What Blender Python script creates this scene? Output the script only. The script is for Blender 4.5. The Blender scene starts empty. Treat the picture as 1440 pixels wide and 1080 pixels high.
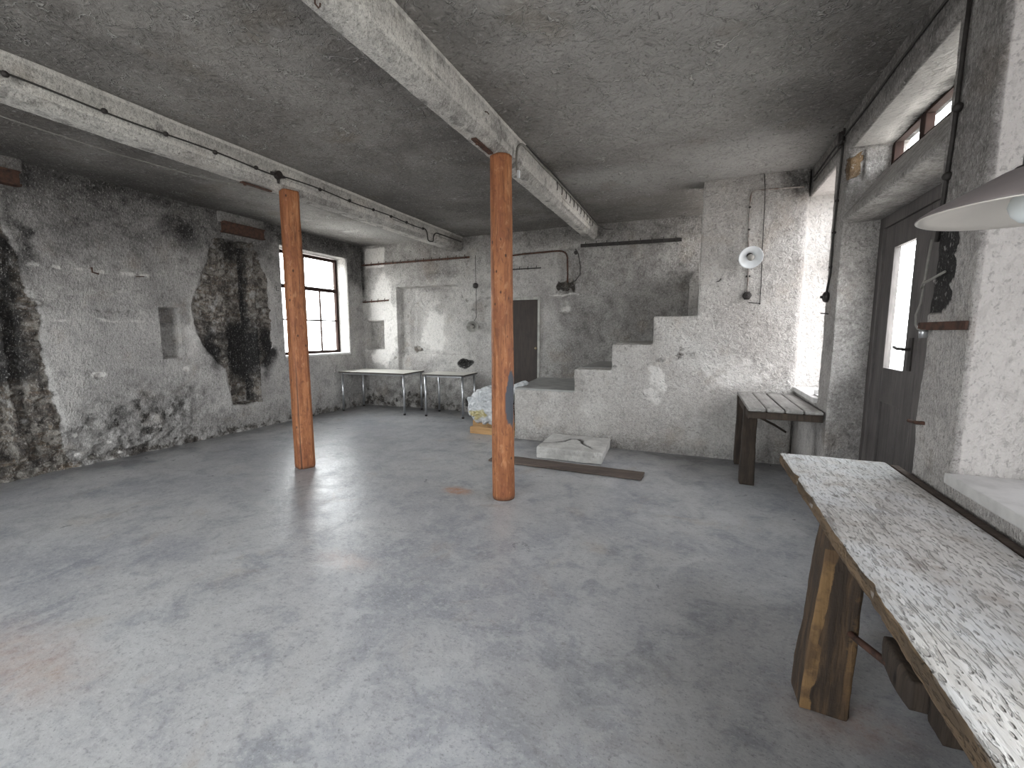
import bpy, bmesh, math, random
import numpy as np
from mathutils import Vector, Matrix
random.seed(7)
S = bpy.context.scene
C = S.collection
R = math.radians
# ------------------------------------------------------------------ camera
cd = bpy.data.cameras.new('camera'); cam = bpy.data.objects.new('camera', cd); C.objects.link(cam)
cd.sensor_width = 36; cd.lens = 620/1440*36; cd.clip_start = 0.02; cd.clip_end = 200
cam.location = (0, 0, 1.57)
cam.rotation_euler = (R(90-6.715), 0, R(22.61))
S.camera = cam
# ------------------------------------------------------------------ daylight
W = bpy.data.worlds.new('overcast_sky'); S.world = W; W.use_nodes = True
wn = W.node_tree.nodes; wl = W.node_tree.links; wn.clear()
wo = wn.new('ShaderNodeOutputWorld'); wb = wn.new('ShaderNodeBackground')
wt = wn.new('ShaderNodeTexCoord'); ws = wn.new('ShaderNodeSeparateXYZ'); wr = wn.new('ShaderNodeValToRGB')
wl.new(wt.outputs['Generated'], ws.inputs[0])
wm = wn.new('ShaderNodeMath'); wm.operation = 'MULTIPLY_ADD'; wm.inputs[1].default_value = .5; wm.inputs[2].default_value = .5
wl.new(ws.outputs['Z'], wm.inputs[0]); wl.new(wm.outputs[0], wr.inputs[0])
wr.color_ramp.elements[0].position = .44; wr.color_ramp.elements[0].color = (.43, .41, .39, 1)
wr.color_ramp.elements[1].position = .56; wr.color_ramp.elements[1].color = (.985, .985, 1.0, 1)
wl.new(wr.outputs[0], wb.inputs['Color']); wb.inputs['Strength'].default_value = 10.0
wl.new(wb.outputs[0], wo.inputs[0])
def portal(name, loc, rot, sx, sy):
    l = bpy.data.lights.new(name, 'AREA'); l.shape = 'RECTANGLE'; l.size = sx; l.size_y = sy
    l.cycles.is_portal = True
    o = bpy.data.objects.new(name, l); C.objects.link(o); o.location = loc; o.rotation_euler = rot
# window openings that let the sky in (portals only guide the sky light, they emit nothing)
portal('sky_portal', (-6.98, 6.42, 2.05), (0, R(-90), 0), 1.9, 1.6)
portal('sky_portal', (1.5, 5.53, 2.0), (0, R(90), 0), 2.15, 1.05)
portal('sky_portal', (1.5, 3.8, 2.2), (0, R(90), 0), 2.0, 1.65)
portal('sky_portal', (1.5, 1.8, 2.0), (0, R(90), 0), 2.15, 1.65)
portal('sky_portal', (1.5, -.9, 2.0), (0, R(90), 0), 2.15, 1.65)  # this and the next two serve the unseen windows added for foreground light
portal('sky_portal', (-4.6, -3.1, 2.0), (R(90), 0, 0), 2.5, 2.1)
portal('sky_portal', (-2.35, -3.1, 2.0), (R(90), 0, 0), 1.75, 2.1)
S.view_settings.view_transform = 'Standard'
S.view_settings.look = 'None'
S.view_settings.gamma = 1
S.view_settings.use_curve_mapping = False
S.view_settings.exposure = 1.0
S.cycles.max_bounces = 14; S.cycles.diffuse_bounces = 8; S.cycles.glossy_bounces = 4
S.cycles.transparent_max_bounces = 8
S.cycles.sample_clamp_indirect = 6

# ------------------------------------------------------------------ dimensions
XL, XR, YB, YS, YF, ZC = -6.62, 1.10, 7.60, 5.95, -3.0, 3.35

# ------------------------------------------------------------------ numpy noise
_rg = np.random.default_rng(11)
_T = _rg.random((32, 32, 32)).astype(np.float32)
def vnoise(p):
    i = np.floor(p).astype(np.int64); f = (p-i).astype(np.float32); f = f*f*(3-2*f)
    i &= 31; j = (i+1) & 31
    x0, y0, z0 = i[:, 0], i[:, 1], i[:, 2]; x1, y1, z1 = j[:, 0], j[:, 1], j[:, 2]
    fx, fy, fz = f[:, 0], f[:, 1], f[:, 2]
    a = _T[x0, y0, z0]*(1-fx)+_T[x1, y0, z0]*fx; b = _T[x0, y1, z0]*(1-fx)+_T[x1, y1, z0]*fx
    c = _T[x0, y0, z1]*(1-fx)+_T[x1, y0, z1]*fx; d = _T[x0, y1, z1]*(1-fx)+_T[x1, y1, z1]*fx
    return (a*(1-fy)+b*fy)*(1-fz)+(c*(1-fy)+d*fy)*fz
def fbm(p, s, o=3):
    r = 0; a = 1; t = 0
    for k in range(o):
        r = r+a*(vnoise(p*s+17.3*k)-.5)*2; t += a; a *= .5; s *= 2.03
    return r/t
def smooth(a, b, x):
    t = np.clip((x-a)/(b-a), 0, 1); return t*t*(3-2*t)
def poly_sd(u, v, poly):
    """signed distance to a polygon, negative inside"""
    d = np.full(u.shape, 1e9); ins = np.zeros(u.shape, bool); n = len(poly)
    for k in range(n):
        ax, ay = poly[k]; bx, by = poly[(k+1) % n]
        ex, ey = bx-ax, by-ay; wx, wy = u-ax, v-ay
        t = np.clip((wx*ex+wy*ey)/(ex*ex+ey*ey+1e-12), 0, 1)
        d = np.minimum(d, np.hypot(wx-ex*t, wy-ey*t))
        cnd = (ay > v) != (by > v)
        if by != ay: ins ^= cnd & (u < (bx-ax)*(v-ay)/(by-ay)+ax)
    return np.where(ins, -d, d)
def ell(u, v, cu, cv, ru, rv, soft=.6):
    r = np.hypot((u-cu)/ru, (v-cv)/rv); return 1-smooth(1-soft, 1+soft*.6, r)
def rect(u, v, u0, u1, v0, v1, s=.02):
    return smooth(u0-s, u0+s, u)*(1-smooth(u1-s, u1+s, u))*smooth(v0-s, v0+s, v)*(1-smooth(v1-s, v1+s, v))

# ------------------------------------------------------------------ mesh helpers
def tag(o, label=None, cat=None, group=None, kind=None):
    if label: o['label'] = label
    if cat: o['category'] = cat
    if group: o['group'] = group
    if kind: o['kind'] = kind
    return o
def thing(name, label=None, cat=None, loc=(0, 0, 0), rz=0, group=None, kind=None):
    o = bpy.data.objects.new(name, None); C.objects.link(o); o.location = loc; o.rotation_euler = (0, 0, rz)
    o.empty_display_size = .1
    return tag(o, label, cat, group, kind)
def link(name, me, m=None, parent=None, smooth_=False):
    o = bpy.data.objects.new(name, me); C.objects.link(o)
    if m is not None: me.materials.append(m)
    if parent is not None: o.parent = parent
    if smooth_: me.polygons.foreach_set('use_smooth', [True]*len(me.polygons))
    return o
def from_bm(name, bm, m=None, parent=None, sm=False):
    me = bpy.data.meshes.new(name); bmesh.ops.recalc_face_normals(bm, faces=bm.faces); bm.to_mesh(me); bm.free()
    return link(name, me, m, parent, sm)
def box(bm, x0, x1, y0, y1, z0, z1, mat=None):
    r = bmesh.ops.create_cube(bm, size=1)['verts']
    for v in r:
        v.co = Vector(((x0+x1)/2+v.co.x*(x1-x0), (y0+y1)/2+v.co.y*(y1-y0), (z0+z1)/2+v.co.z*(z1-z0)))
        if mat is not None: v.co = mat @ v.co
    return r
def bevelled(name, boxes, m, parent=None, w=.004, seg=2, mat=None):
    bm = bmesh.new()
    for b in boxes: box(bm, *b, mat=mat)
    bmesh.ops.bevel(bm, geom=list(bm.edges), offset=w, segments=seg, affect='EDGES', profile=.6)
    return from_bm(name, bm, m, parent)
def tube_bm(bm, pts, r, seg=8, cap=True, rs=None):
    pts = [Vector(p) for p in pts]; rings = []
    up = Vector((0, 0, 1)); prev = None
    for i, p in enumerate(pts):
        t = (pts[min(i+1, len(pts)-1)]-pts[max(i-1, 0)]).normalized()
        if prev is None:
            a = up if abs(t.dot(up)) < .95 else Vector((1, 0, 0))
            n = (a-t*a.dot(t)).normalized()
        else:
            n = (prev-t*prev.dot(t)).normalized()
        prev = n; b = t.cross(n); rr = rs[i] if rs else r
        rings.append([bm.verts.new(p+(n*math.cos(2*math.pi*k/seg)+b*math.sin(2*math.pi*k/seg))*rr) for k in range(seg)])
    for a, b in zip(rings, rings[1:]):
        for k in range(seg): bm.faces.new((a[k], a[(k+1) % seg], b[(k+1) % seg], b[k]))
    if cap: bm.faces.new(rings[0][::-1]); bm.faces.new(rings[-1])
def tube(name, pts, r, m, parent=None, seg=8, rs=None):
    bm = bmesh.new(); tube_bm(bm, pts, r, seg, rs=rs); return from_bm(name, bm, m, parent, True)
def lathe(name, prof, m, parent=None, seg=32, mat=None):
    """prof: (radius, z) list, closed when it ends on the axis"""
    bm = bmesh.new(); rings = []
    for r, z in prof:
        if r < 1e-5: rings.append([bm.verts.new((0, 0, z))])
        else: rings.append([bm.verts.new((r*math.cos(2*math.pi*k/seg), r*math.sin(2*math.pi*k/seg), z)) for k in range(seg)])
    for a, b in zip(rings, rings[1:]):
        for k in range(seg):
            k2 = (k+1) % seg
            if len(a) == 1 and len(b) == 1: continue
            if len(a) == 1: bm.faces.new((a[0], b[k2], b[k]))
            elif len(b) == 1: bm.faces.new((a[k], a[k2], b[0]))
            else: bm.faces.new((a[k], a[k2], b[k2], b[k]))
    if mat is not None: bmesh.ops.transform(bm, matrix=mat, verts=bm.verts)
    return from_bm(name, bm, m, parent, True)
def arc(p0, c, p1, n=6):
    p0, c, p1 = Vector(p0), Vector(c), Vector(p1)
    return [(p0*(1-t)**2+c*2*t*(1-t)+p1*t*t) for t in [k/n for k in range(n+1)]]
def getco(me):
    a = np.empty(len(me.vertices)*3, np.float32); me.vertices.foreach_get('co', a); return a.reshape(-1, 3)
def setco(me, a): me.vertices.foreach_set('co', a.astype(np.float32).ravel()); me.update()
def setmask(me, r, g, b, name='mask'):
    at = me.color_attributes.new(name, 'FLOAT_COLOR', 'POINT')
    n = len(me.vertices); z = np.zeros(n)
    arr = np.stack([np.clip(r+z, 0, 1), np.clip(g+z, 0, 1), np.clip(b+z, 0, 1), np.ones(n)], 1).astype(np.float32)
    at.data.foreach_set('color', arr.ravel())
def remeshed(name, bm, voxel):
    me = bpy.data.meshes.new(name); bmesh.ops.recalc_face_normals(bm, faces=bm.faces); bm.to_mesh(me); bm.free()
    o = bpy.data.objects.new(name, me); C.objects.link(o)
    md = o.modifiers.new('r', 'REMESH'); md.mode = 'VOXEL'; md.voxel_size = voxel; md.adaptivity = 0
    dg = bpy.context.evaluated_depsgraph_get(); me2 = bpy.data.meshes.new_from_object(o.evaluated_get(dg))
    o.modifiers.clear(); o.data = me2; bpy.data.meshes.remove(me); me2.name = name
    me2.polygons.foreach_set('use_smooth', [True]*len(me2.polygons))
    return o
def smooth_mesh(o, it=2):
    bm = bmesh.new(); bm.from_mesh(o.data)
    for _ in range(it): bmesh.ops.smooth_vert(bm, verts=bm.verts, factor=.5, use_axis_x=True, use_axis_y=True, use_axis_z=True)
    bm.to_mesh(o.data); bm.free()
def roughen(o, amp, s=6, amp2=None, s2=28, along=None):
    me = o.data; co = getco(me)
    no = np.empty(len(co)*3, np.float32); me.vertices.foreach_get('normal', no); no = no.reshape(-1, 3)
    d = fbm(co, s, 3)*amp
    if amp2: d = d+fbm(co, s2, 2)*amp2
    setco(me, co+no*d[:, None])
def breaks(a, b, step, marks=()):
    ms = sorted({a, b, *[m for m in marks if a < m < b]}); out = []
    for p, q in zip(ms, ms[1:]):
        n = max(1, round((q-p)/step)); out += [p+(q-p)*k/n for k in range(n)]
    return np.array(out+[b])
def grid_mesh(name, us, vs, fn, holes=()):
    """fn(u,v)->xyz arrays; holes: (u0,u1,v0,v1)"""
    U, V = np.meshgrid(us, vs, indexing='ij'); co = fn(U.ravel(), V.ravel())
    nu, nv = len(us), len(vs)
    i, j = np.meshgrid(np.arange(nu-1), np.arange(nv-1), indexing='ij'); i = i.ravel(); j = j.ravel()
    uc = (us[i]+us[i+1])/2; vc = (vs[j]+vs[j+1])/2; keep = np.ones(len(i), bool)
    for a, b, c, d in holes: keep &= ~((uc > a) & (uc < b) & (vc > c) & (vc < d))
    i, j = i[keep], j[keep]
    f = np.stack([i*nv+j, (i+1)*nv+j, (i+1)*nv+j+1, i*nv+j+1], 1)
    me = bpy.data.meshes.new(name); me.vertices.add(len(co)); me.vertices.foreach_set('co', co.astype(np.float32).ravel())
    me.loops.add(f.size); me.loops.foreach_set('vertex_index', f.ravel().astype(np.int32))
    me.polygons.add(len(f)); me.polygons.foreach_set('loop_start', np.arange(0, f.size, 4, dtype=np.int32))
    me.polygons.foreach_set('loop_total', np.full(len(f), 4, np.int32))
    me.update(calc_edges=True); me.validate()
    me.polygons.foreach_set('use_smooth', [True]*len(me.polygons))
    return me

# ------------------------------------------------------------------ node helper
class NT:
    def __init__(s, name):
        s.m = bpy.data.materials.new(name); s.m.use_nodes = True; s.t = s.m.node_tree; s.n = s.t.nodes; s.n.clear()
        s.out = s.n.new('ShaderNodeOutputMaterial'); s.b = s.n.new('ShaderNodeBsdfPrincipled'); s.t.links.new(s.b.outputs[0], s.out.inputs[0])
        s.geo = s.n.new('ShaderNodeNewGeometry'); s.tc = s.n.new('ShaderNodeTexCoord')
        s.P = s.geo.outputs['Position']; s.O = s.tc.outputs['Object']
    def L(s, a, b):
        if isinstance(a, bpy.types.NodeSocket): s.t.links.new(a, b)
        else:
            if hasattr(b.default_value, '__len__') and not hasattr(a, '__len__'): a = (a, a, a, 1)[:len(b.default_value)]
            elif hasattr(a, '__len__') and len(b.default_value) == 4 and len(a) == 3: a = (*a, 1)
            b.default_value = a
    def map(s, v, scale=(1, 1, 1), rot=(0, 0, 0), loc=(0, 0, 0)):
        n = s.n.new('ShaderNodeMapping'); s.L(v, n.inputs[0]); n.inputs['Scale'].default_value = scale
        n.inputs['Rotation'].default_value = rot; n.inputs['Location'].default_value = loc; return n.outputs[0]
    def noise(s, v, sc, det=4, rough=.55, dist=0, col=False):
        n = s.n.new('ShaderNodeTexNoise'); s.L(v, n.inputs['Vector']); n.inputs['Scale'].default_value = sc
        n.inputs['Detail'].default_value = det; n.inputs['Roughness'].default_value = rough; n.inputs['Distortion'].default_value = dist
        return n.outputs['Color' if col else 'Fac']
    def vor(s, v, sc, feat='F1', rnd=1, out='Distance'):
        n = s.n.new('ShaderNodeTexVoronoi'); n.feature = feat; s.L(v, n.inputs['Vector']); n.inputs['Scale'].default_value = sc
        n.inputs['Randomness'].default_value = rnd; return n.outputs[out]
    def mr(s, v, a, b, c=0, d=1, sm=False):
        n = s.n.new('ShaderNodeMapRange'); n.interpolation_type = 'SMOOTHSTEP' if sm else 'LINEAR'
        s.L(v, n.inputs[0])
        for k, x in zip((1, 2, 3, 4), (a, b, c, d)): n.inputs[k].default_value = x
        return n.outputs[0]
    def ma(s, op, a, b=0, c=0, cl=False):
        n = s.n.new('ShaderNodeMath'); n.operation = op; n.use_clamp = cl
        for k, x in enumerate((a, b, c)): s.L(x, n.inputs[k])
        return n.outputs[0]
    def mix(s, f, a, b, mode='MIX'):
        n = s.n.new('ShaderNodeMix'); n.data_type = 'RGBA'; n.blend_type = mode
        s.L(f, n.inputs[0]); s.L(a, n.inputs[6]); s.L(b, n.inputs[7]); return n.outputs[2]
    def attr(s, name):
        n = s.n.new('ShaderNodeAttribute'); n.attribute_name = name
        q = s.n.new('ShaderNodeSeparateColor'); s.t.links.new(n.outputs['Color'], q.inputs[0]); return q.outputs
    def bump(s, h, st=.5, dist=.01, nrm=None):
        n = s.n.new('ShaderNodeBump'); s.L(h, n.inputs['Height']); n.inputs['Strength'].default_value = st; n.inputs['Distance'].default_value = dist
        if nrm is not None: s.L(nrm, n.inputs['Normal'])
        return n.outputs[0]
    def sep(s, v):
        n = s.n.new('ShaderNodeSeparateXYZ'); s.L(v, n.inputs[0]); return n.outputs
    def comb(s, x, y, z):
        n = s.n.new('ShaderNodeCombineXYZ'); s.L(x, n.inputs[0]); s.L(y, n.inputs[1]); s.L(z, n.inputs[2]); return n.outputs[0]
    def fin(s, col, rough=.9, bump=None, metal=0, spec=.3):
        s.L(col, s.b.inputs['Base Color']); s.L(rough, s.b.inputs['Roughness']); s.b.inputs['Metallic'].default_value = metal
        s.b.inputs['Specular IOR Level'].default_value = spec
        if bump is not None: s.L(bump, s.b.inputs['Normal'])
        return s.m

def plaster(name, light, mid, dark, brick_plane='yz', rot=(.5, .4, .7), pit=.5, bs=1.0, patch=1.3, tan=0):
    """limewashed plaster. mask.R sooty dirt and painted shade, mask.G exposed masonry, mask.B fresh limewash"""
    t = NT(name); P = t.P; A = t.attr('mask')
    n1 = t.noise(P, patch, 6, .6, .6); n2 = t.noise(P, 7, 6, .65); n3 = t.noise(P, 38, 4, .6)
    col = t.mix(t.mr(n1, .36, .62, 0, 1, True), mid, light)
    col = t.mix(t.mr(n2, .50, .72, 0, .45, True), col, dark)
    col = t.mix(t.mr(n3, .52, .72, 0, .5, True), col, dark)
    n4 = t.noise(P, 110, 3, .7); col = t.mix(t.mr(n4, .53, .66, 0, .7, True), col, dark); col = t.mix(t.mr(n4, .46, .32, 0, .5, True), col, tuple(min(1, c*1.25) for c in light))
    q = t.map(P, (1, 1, 1), rot)
    r1 = t.noise(t.map(q, (16, 34, 16)), 1, 5, .6, .5); r2 = t.noise(P, 75, 3, .6); r3 = t.noise(t.map(q, (34, 70, 34)), 1, 4, .62, .4)
    warm = t.noise(t.map(P, loc=(9, 3, 1)), 2.1, 4, .6)
    col = t.mix(t.mr(warm, .55, .72, 0, .22, True), col, (.33, .24, .15))
    # limewash
    w = t.mr(t.ma('ADD', A[2], t.mr(n2, .3, .7, -.25, .25)), .35, .75, 0, 1, True)
    col = t.mix(w, col, tuple(min(1, c*1.22) for c in light))
    # masonry
    s = t.sep(P)
    uv = t.comb(s[1] if brick_plane == 'yz' else s[0], s[2], 0.0)
    br = t.n.new('ShaderNodeTexBrick'); t.L(uv, br.inputs['Vector']); br.inputs['Scale'].default_value = 1
    br.inputs['Brick Width'].default_value = .26; br.inputs['Row Height'].default_value = .078; br.inputs['Mortar Size'].default_value = .009
    br.inputs['Color1'].default_value = (.24, .17, .11, 1); br.inputs['Color2'].default_value = (.13, .11, .095, 1); br.inputs['Mortar'].default_value = (.17, .155, .13, 1)
    bc = t.mix(t.mr(n2, .35, .6, 0, .85, True), br.outputs['Color'], (.10, .09, .085))
    nb = t.noise(P, 9.5, 7, .72, .8); bc = t.mix(t.mr(nb, .48, .58, 0, .85, True), bc, (.36, .335, .30)); bc = t.mix(t.mr(nb, .46, .36, 0, .8, True), bc, (.04, .036, .034))
    bc = t.mix(t.mr(n3, .55, .7, 0, .6, True), bc, (.34, .30, .25))
    if tan: bc = t.mix(tan, bc, (.36, .23, .12))
    g = t.mr(t.ma('ADD', A[1], t.mr(n2, .3, .7, -.3, .3)), .38, .62, 0, 1, True)
    col = t.mix(g, col, bc)
    # sooty dirt and painted shade
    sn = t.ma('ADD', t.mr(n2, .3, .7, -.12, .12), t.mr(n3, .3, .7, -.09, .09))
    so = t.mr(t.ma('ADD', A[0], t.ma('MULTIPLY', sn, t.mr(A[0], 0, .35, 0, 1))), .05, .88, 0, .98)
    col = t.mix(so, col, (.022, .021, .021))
    # relief: trowelled ridges and pits
    cav = t.ma('MAXIMUM', t.mr(r1, .46, .34, 0, .16, True), t.mr(r3, .46, .34, 0, .34, True))
    col = t.mix(cav, col, tuple(c*.45 for c in dark)); col = t.mix(t.mr(r3, .56, .68, 0, .35, True), col, tuple(min(1, c*1.2) for c in light))
    v = t.mr(t.vor(t.map(q, (1, 1.6, 1)), 26), 0, .25, 0, 1)
    h = t.ma('ADD', t.ma('MULTIPLY_ADD', r3, .55, r1), t.ma('ADD', t.ma('MULTIPLY', r2, .35), t.ma('MULTIPLY', v, .12*pit)))
    h = t.ma('ADD', h, t.ma('MULTIPLY', t.ma('MULTIPLY', br.outputs['Fac'], g), -.8))
    h = t.ma('ADD', h, t.ma('MULTIPLY', t.ma('MULTIPLY', n2, g), 1.6))
    return t.fin(col, .93, t.bump(h, 1.0, .032*bs), spec=.2)

M = {}
M['left'] = plaster('limewashed_plaster_left', (.54, .52, .50), (.37, .355, .345), (.17, .163, .158), bs=.8)
M['back'] = plaster('limewashed_plaster_back', (.58, .56, .535), (.38, .36, .345), (.19, .18, .17), 'xz')
M['stair'] = plaster('limewashed_plaster_stair', (.63, .61, .585), (.51, .485, .46), (.27, .25, .235), 'xz', (0, .7, 0), bs=1.2)
M['right'] = plaster('limewashed_plaster_right', (.55, .525, .505), (.44, .415, .40), (.22, .205, .195), bs=.7, tan=.75)
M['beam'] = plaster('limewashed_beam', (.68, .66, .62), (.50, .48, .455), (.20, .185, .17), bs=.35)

def m_ceiling():
    t = NT('sooty_ceiling_paint'); P = t.P; A = t.attr('mask')
    n1 = t.noise(P, .8, 5, .6, .5); n2 = t.noise(P, 5, 6, .65, .4); n3 = t.noise(P, 30, 4, .6)
    col = t.mix(t.mr(n1, .35, .65, 0, 1, True), (.21, .197, .184), (.33, .315, .298))
    col = t.mix(t.mr(n2, .5, .72, 0, .5, True), col, (.13, .125, .117))
    col = t.mix(A[2], col, (.45, .445, .43))
    warm = t.noise(t.map(P, loc=(2, 7, 1)), 1.6, 4); col = t.mix(t.mr(warm, .56, .72, 0, .3, True), col, (.16, .12, .07))
    # curled paint flakes
    d = t.noise(t.map(P, (1, 1, 1)), 4.5, 3, .6, 0, True)
    pv = t.n.new('ShaderNodeVectorMath'); pv.operation = 'MULTIPLY_ADD'; t.L(d, pv.inputs[0]); pv.inputs[1].default_value = (.28, .28, .28); t.L(P, pv.inputs[2])
    e = t.vor(pv.outputs[0], 4.2, 'DISTANCE_TO_EDGE'); gate = t.mr(t.noise(t.map(P, loc=(5, 5, 0)), 3.2, 5, .7), .49, .58, 0, 1, True)
    fl = t.ma('MULTIPLY', t.mr(e, .010, .026, 1, 0), gate)
    e2 = t.vor(pv.outputs[0], 13, 'DISTANCE_TO_EDGE'); gate2 = t.mr(t.noise(t.map(P, loc=(1, 8, 0)), 5, 4, .7), .55, .62, 0, 1, True)
    fl2 = t.ma('MULTIPLY', t.mr(e2, .02, .05, 1, 0), gate2)
    f = t.ma('MAXIMUM', fl, fl2)
    col = t.mix(t.ma('MULTIPLY', f, .7), col, (.60, .585, .56))
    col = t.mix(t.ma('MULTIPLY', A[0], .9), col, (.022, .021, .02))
    c3 = t.noise(pv.outputs[0], 34, 5, .66); col = t.mix(t.mr(c3, .55, .68, 0, .45, True), col, (.50, .48, .455)); col = t.mix(t.mr(c3, .46, .34, 0, .5, True), col, (.06, .055, .05))
    h = t.ma('ADD', t.ma('MULTIPLY', f, .6), t.ma('ADD', t.ma('MULTIPLY', t.noise(pv.outputs[0], 11, 5, .6), .9), t.ma('MULTIPLY', n3, .25)))
    return t.fin(col, .8, t.bump(h, 1.0, .035), spec=.25)
M['ceiling'] = m_ceiling()

def m_floor():
    t = NT('worn_concrete_floor'); P = t.P; A = t.attr('mask')
    n1 = t.noise(P, .7, 5, .6, .6); n2 = t.noise(P, 3.2, 7, .68, .5); n3 = t.noise(P, 14, 5, .65); n4 = t.noise(P, 90, 3, .6)
    col = t.mix(t.mr(n1, .38, .6, 0, 1, True), (.29, .295, .315), (.39, .39, .395))
    col = t.mix(t.mr(n2, .46, .68, 0, .75, True), col, (.20, .21, .235))
    col = t.mix(t.mr(n3, .5, .72, 0, .4, True), col, (.18, .18, .19))
    bl = t.noise(t.map(P, loc=(4, 4, 0)), 2.4, 6, .65, .7); col = t.mix(t.mr(bl, .52, .66, 0, .5, True), col, (.47, .475, .485))
    br = t.noise(t.map(P, loc=(14, 2, 0)), 1.9, 6, .65, .7); col = t.mix(t.mr(br, .56, .7, 0, .35, True), col, (.33, .275, .22))
    n5 = t.noise(t.map(P, (1, 1.5, 1), (0, 0, .5)), 28, 6, .7, .3); col = t.mix(t.mr(n5, .52, .68, 0, .55, True), col, (.15, .15, .155)); col = t.mix(t.mr(n5, .46, .34, 0, .5, True), col, (.46, .46, .465))
    n6 = t.noise(P, 8, 6, .7, .6); col = t.mix(t.mr(n6, .50, .36, 0, .45, True), col, (.43, .435, .44))
    col = t.mix(t.mr(n4, .58, .70, 0, .5, True), col, (.09, .09, .09)); col = t.mix(t.mr(n4, .42, .30, 0, .4, True), col, (.52, .52, .53))
    col = t.mix(t.ma('MULTIPLY', A[1], t.mr(n3, .35, .6, .3, .9)), col, (.42, .20, .10))
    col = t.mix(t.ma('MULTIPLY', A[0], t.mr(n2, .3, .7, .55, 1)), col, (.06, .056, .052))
    rg = t.mr(n2, .3, .7, .26, .46)
    h = t.ma('ADD', t.ma('MULTIPLY', n3, 1), t.ma('MULTIPLY', n4, .25))
    return t.fin(col, rg, t.bump(h, .35, .010), spec=.5)
M['floor'] = m_floor()

def wood(name, c1, c2, c3, axis='z', sc=1.0, rough=.75, bs=.004, knots=True, space='O', grey=None):
    t = NT(name); P = t.O if space == 'O' else t.P
    st = {'x': (.08, 1, 1), 'y': (1, .08, 1), 'z': (1, 1, .08)}[axis]
    g = t.noise(t.map(P, tuple(k*sc for k in st)), 26, 5, .6, .4)
    g2 = t.noise(t.map(P, tuple(k*sc for k in st)), 75, 4, .6)
    n = t.noise(P, 3.5*sc, 5, .6)
    col = t.mix(t.mr(g, .36, .62, 0, 1, True), c1, c2)
    col = t.mix(t.mr(g2, .52, .68, 0, .55, True), col, c3)
    col = t.mix(t.mr(n, .45, .7, 0, .5, True), col, c3)
    if knots:
        kd = t.vor(t.map(P, tuple(k*sc for k in {'x': (.45, 1, 1), 'y': (1, .45, 1), 'z': (1, 1, .45)}[axis])), 6.5)
        col = t.mix(t.mr(kd, .04, .14, .85, 0, True), col, tuple(c*.35 for c in c3))
    if grey: col = t.mix(t.mr(t.noise(P, 9, 5, .65), .42, .62, 0, .8, True), col, grey)
    h = t.ma('ADD', g, t.ma('MULTIPLY', g2, .6))
    return t.fin(col, rough, t.bump(h, .7, bs))
M['post'] = wood('orange_pine', (.50, .20, .085), (.36, .13, .05), (.20, .07, .03), 'z', 1.0, .6, .004)
M['darkwood'] = wood('dark_weathered_wood', (.065, .048, .036), (.04, .03, .024), (.02, .017, .014), 'z', 1.2, .8, .006)
M['plank'] = wood('grey_plank_wood', (.13, .10, .085), (.09, .07, .06), (.055, .045, .04), 'x', 1.0, .8, .005)
M['block'] = wood('fresh_timber', (.52, .32, .15), (.44, .26, .12), (.30, .17, .08), 'x', 1.0, .7, .002, False)
M['smalltop'] = wood('grey_boards', (.30, .29, .275), (.22, .21, .20), (.12, .115, .11), 'y', 1.0, .55, .005)
M['winwood'] = wood('red_brown_window_wood', (.035, .018, .013), (.026, .014, .012), (.018, .012, .01), 'z', 1.5, .95, .002, False)
M['doorwood'] = wood('grey_brown_door_paint', (.12, .108, .104), (.09, .082, .08), (.055, .05, .048), 'z', 1.0, .6, .003, False)

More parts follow.
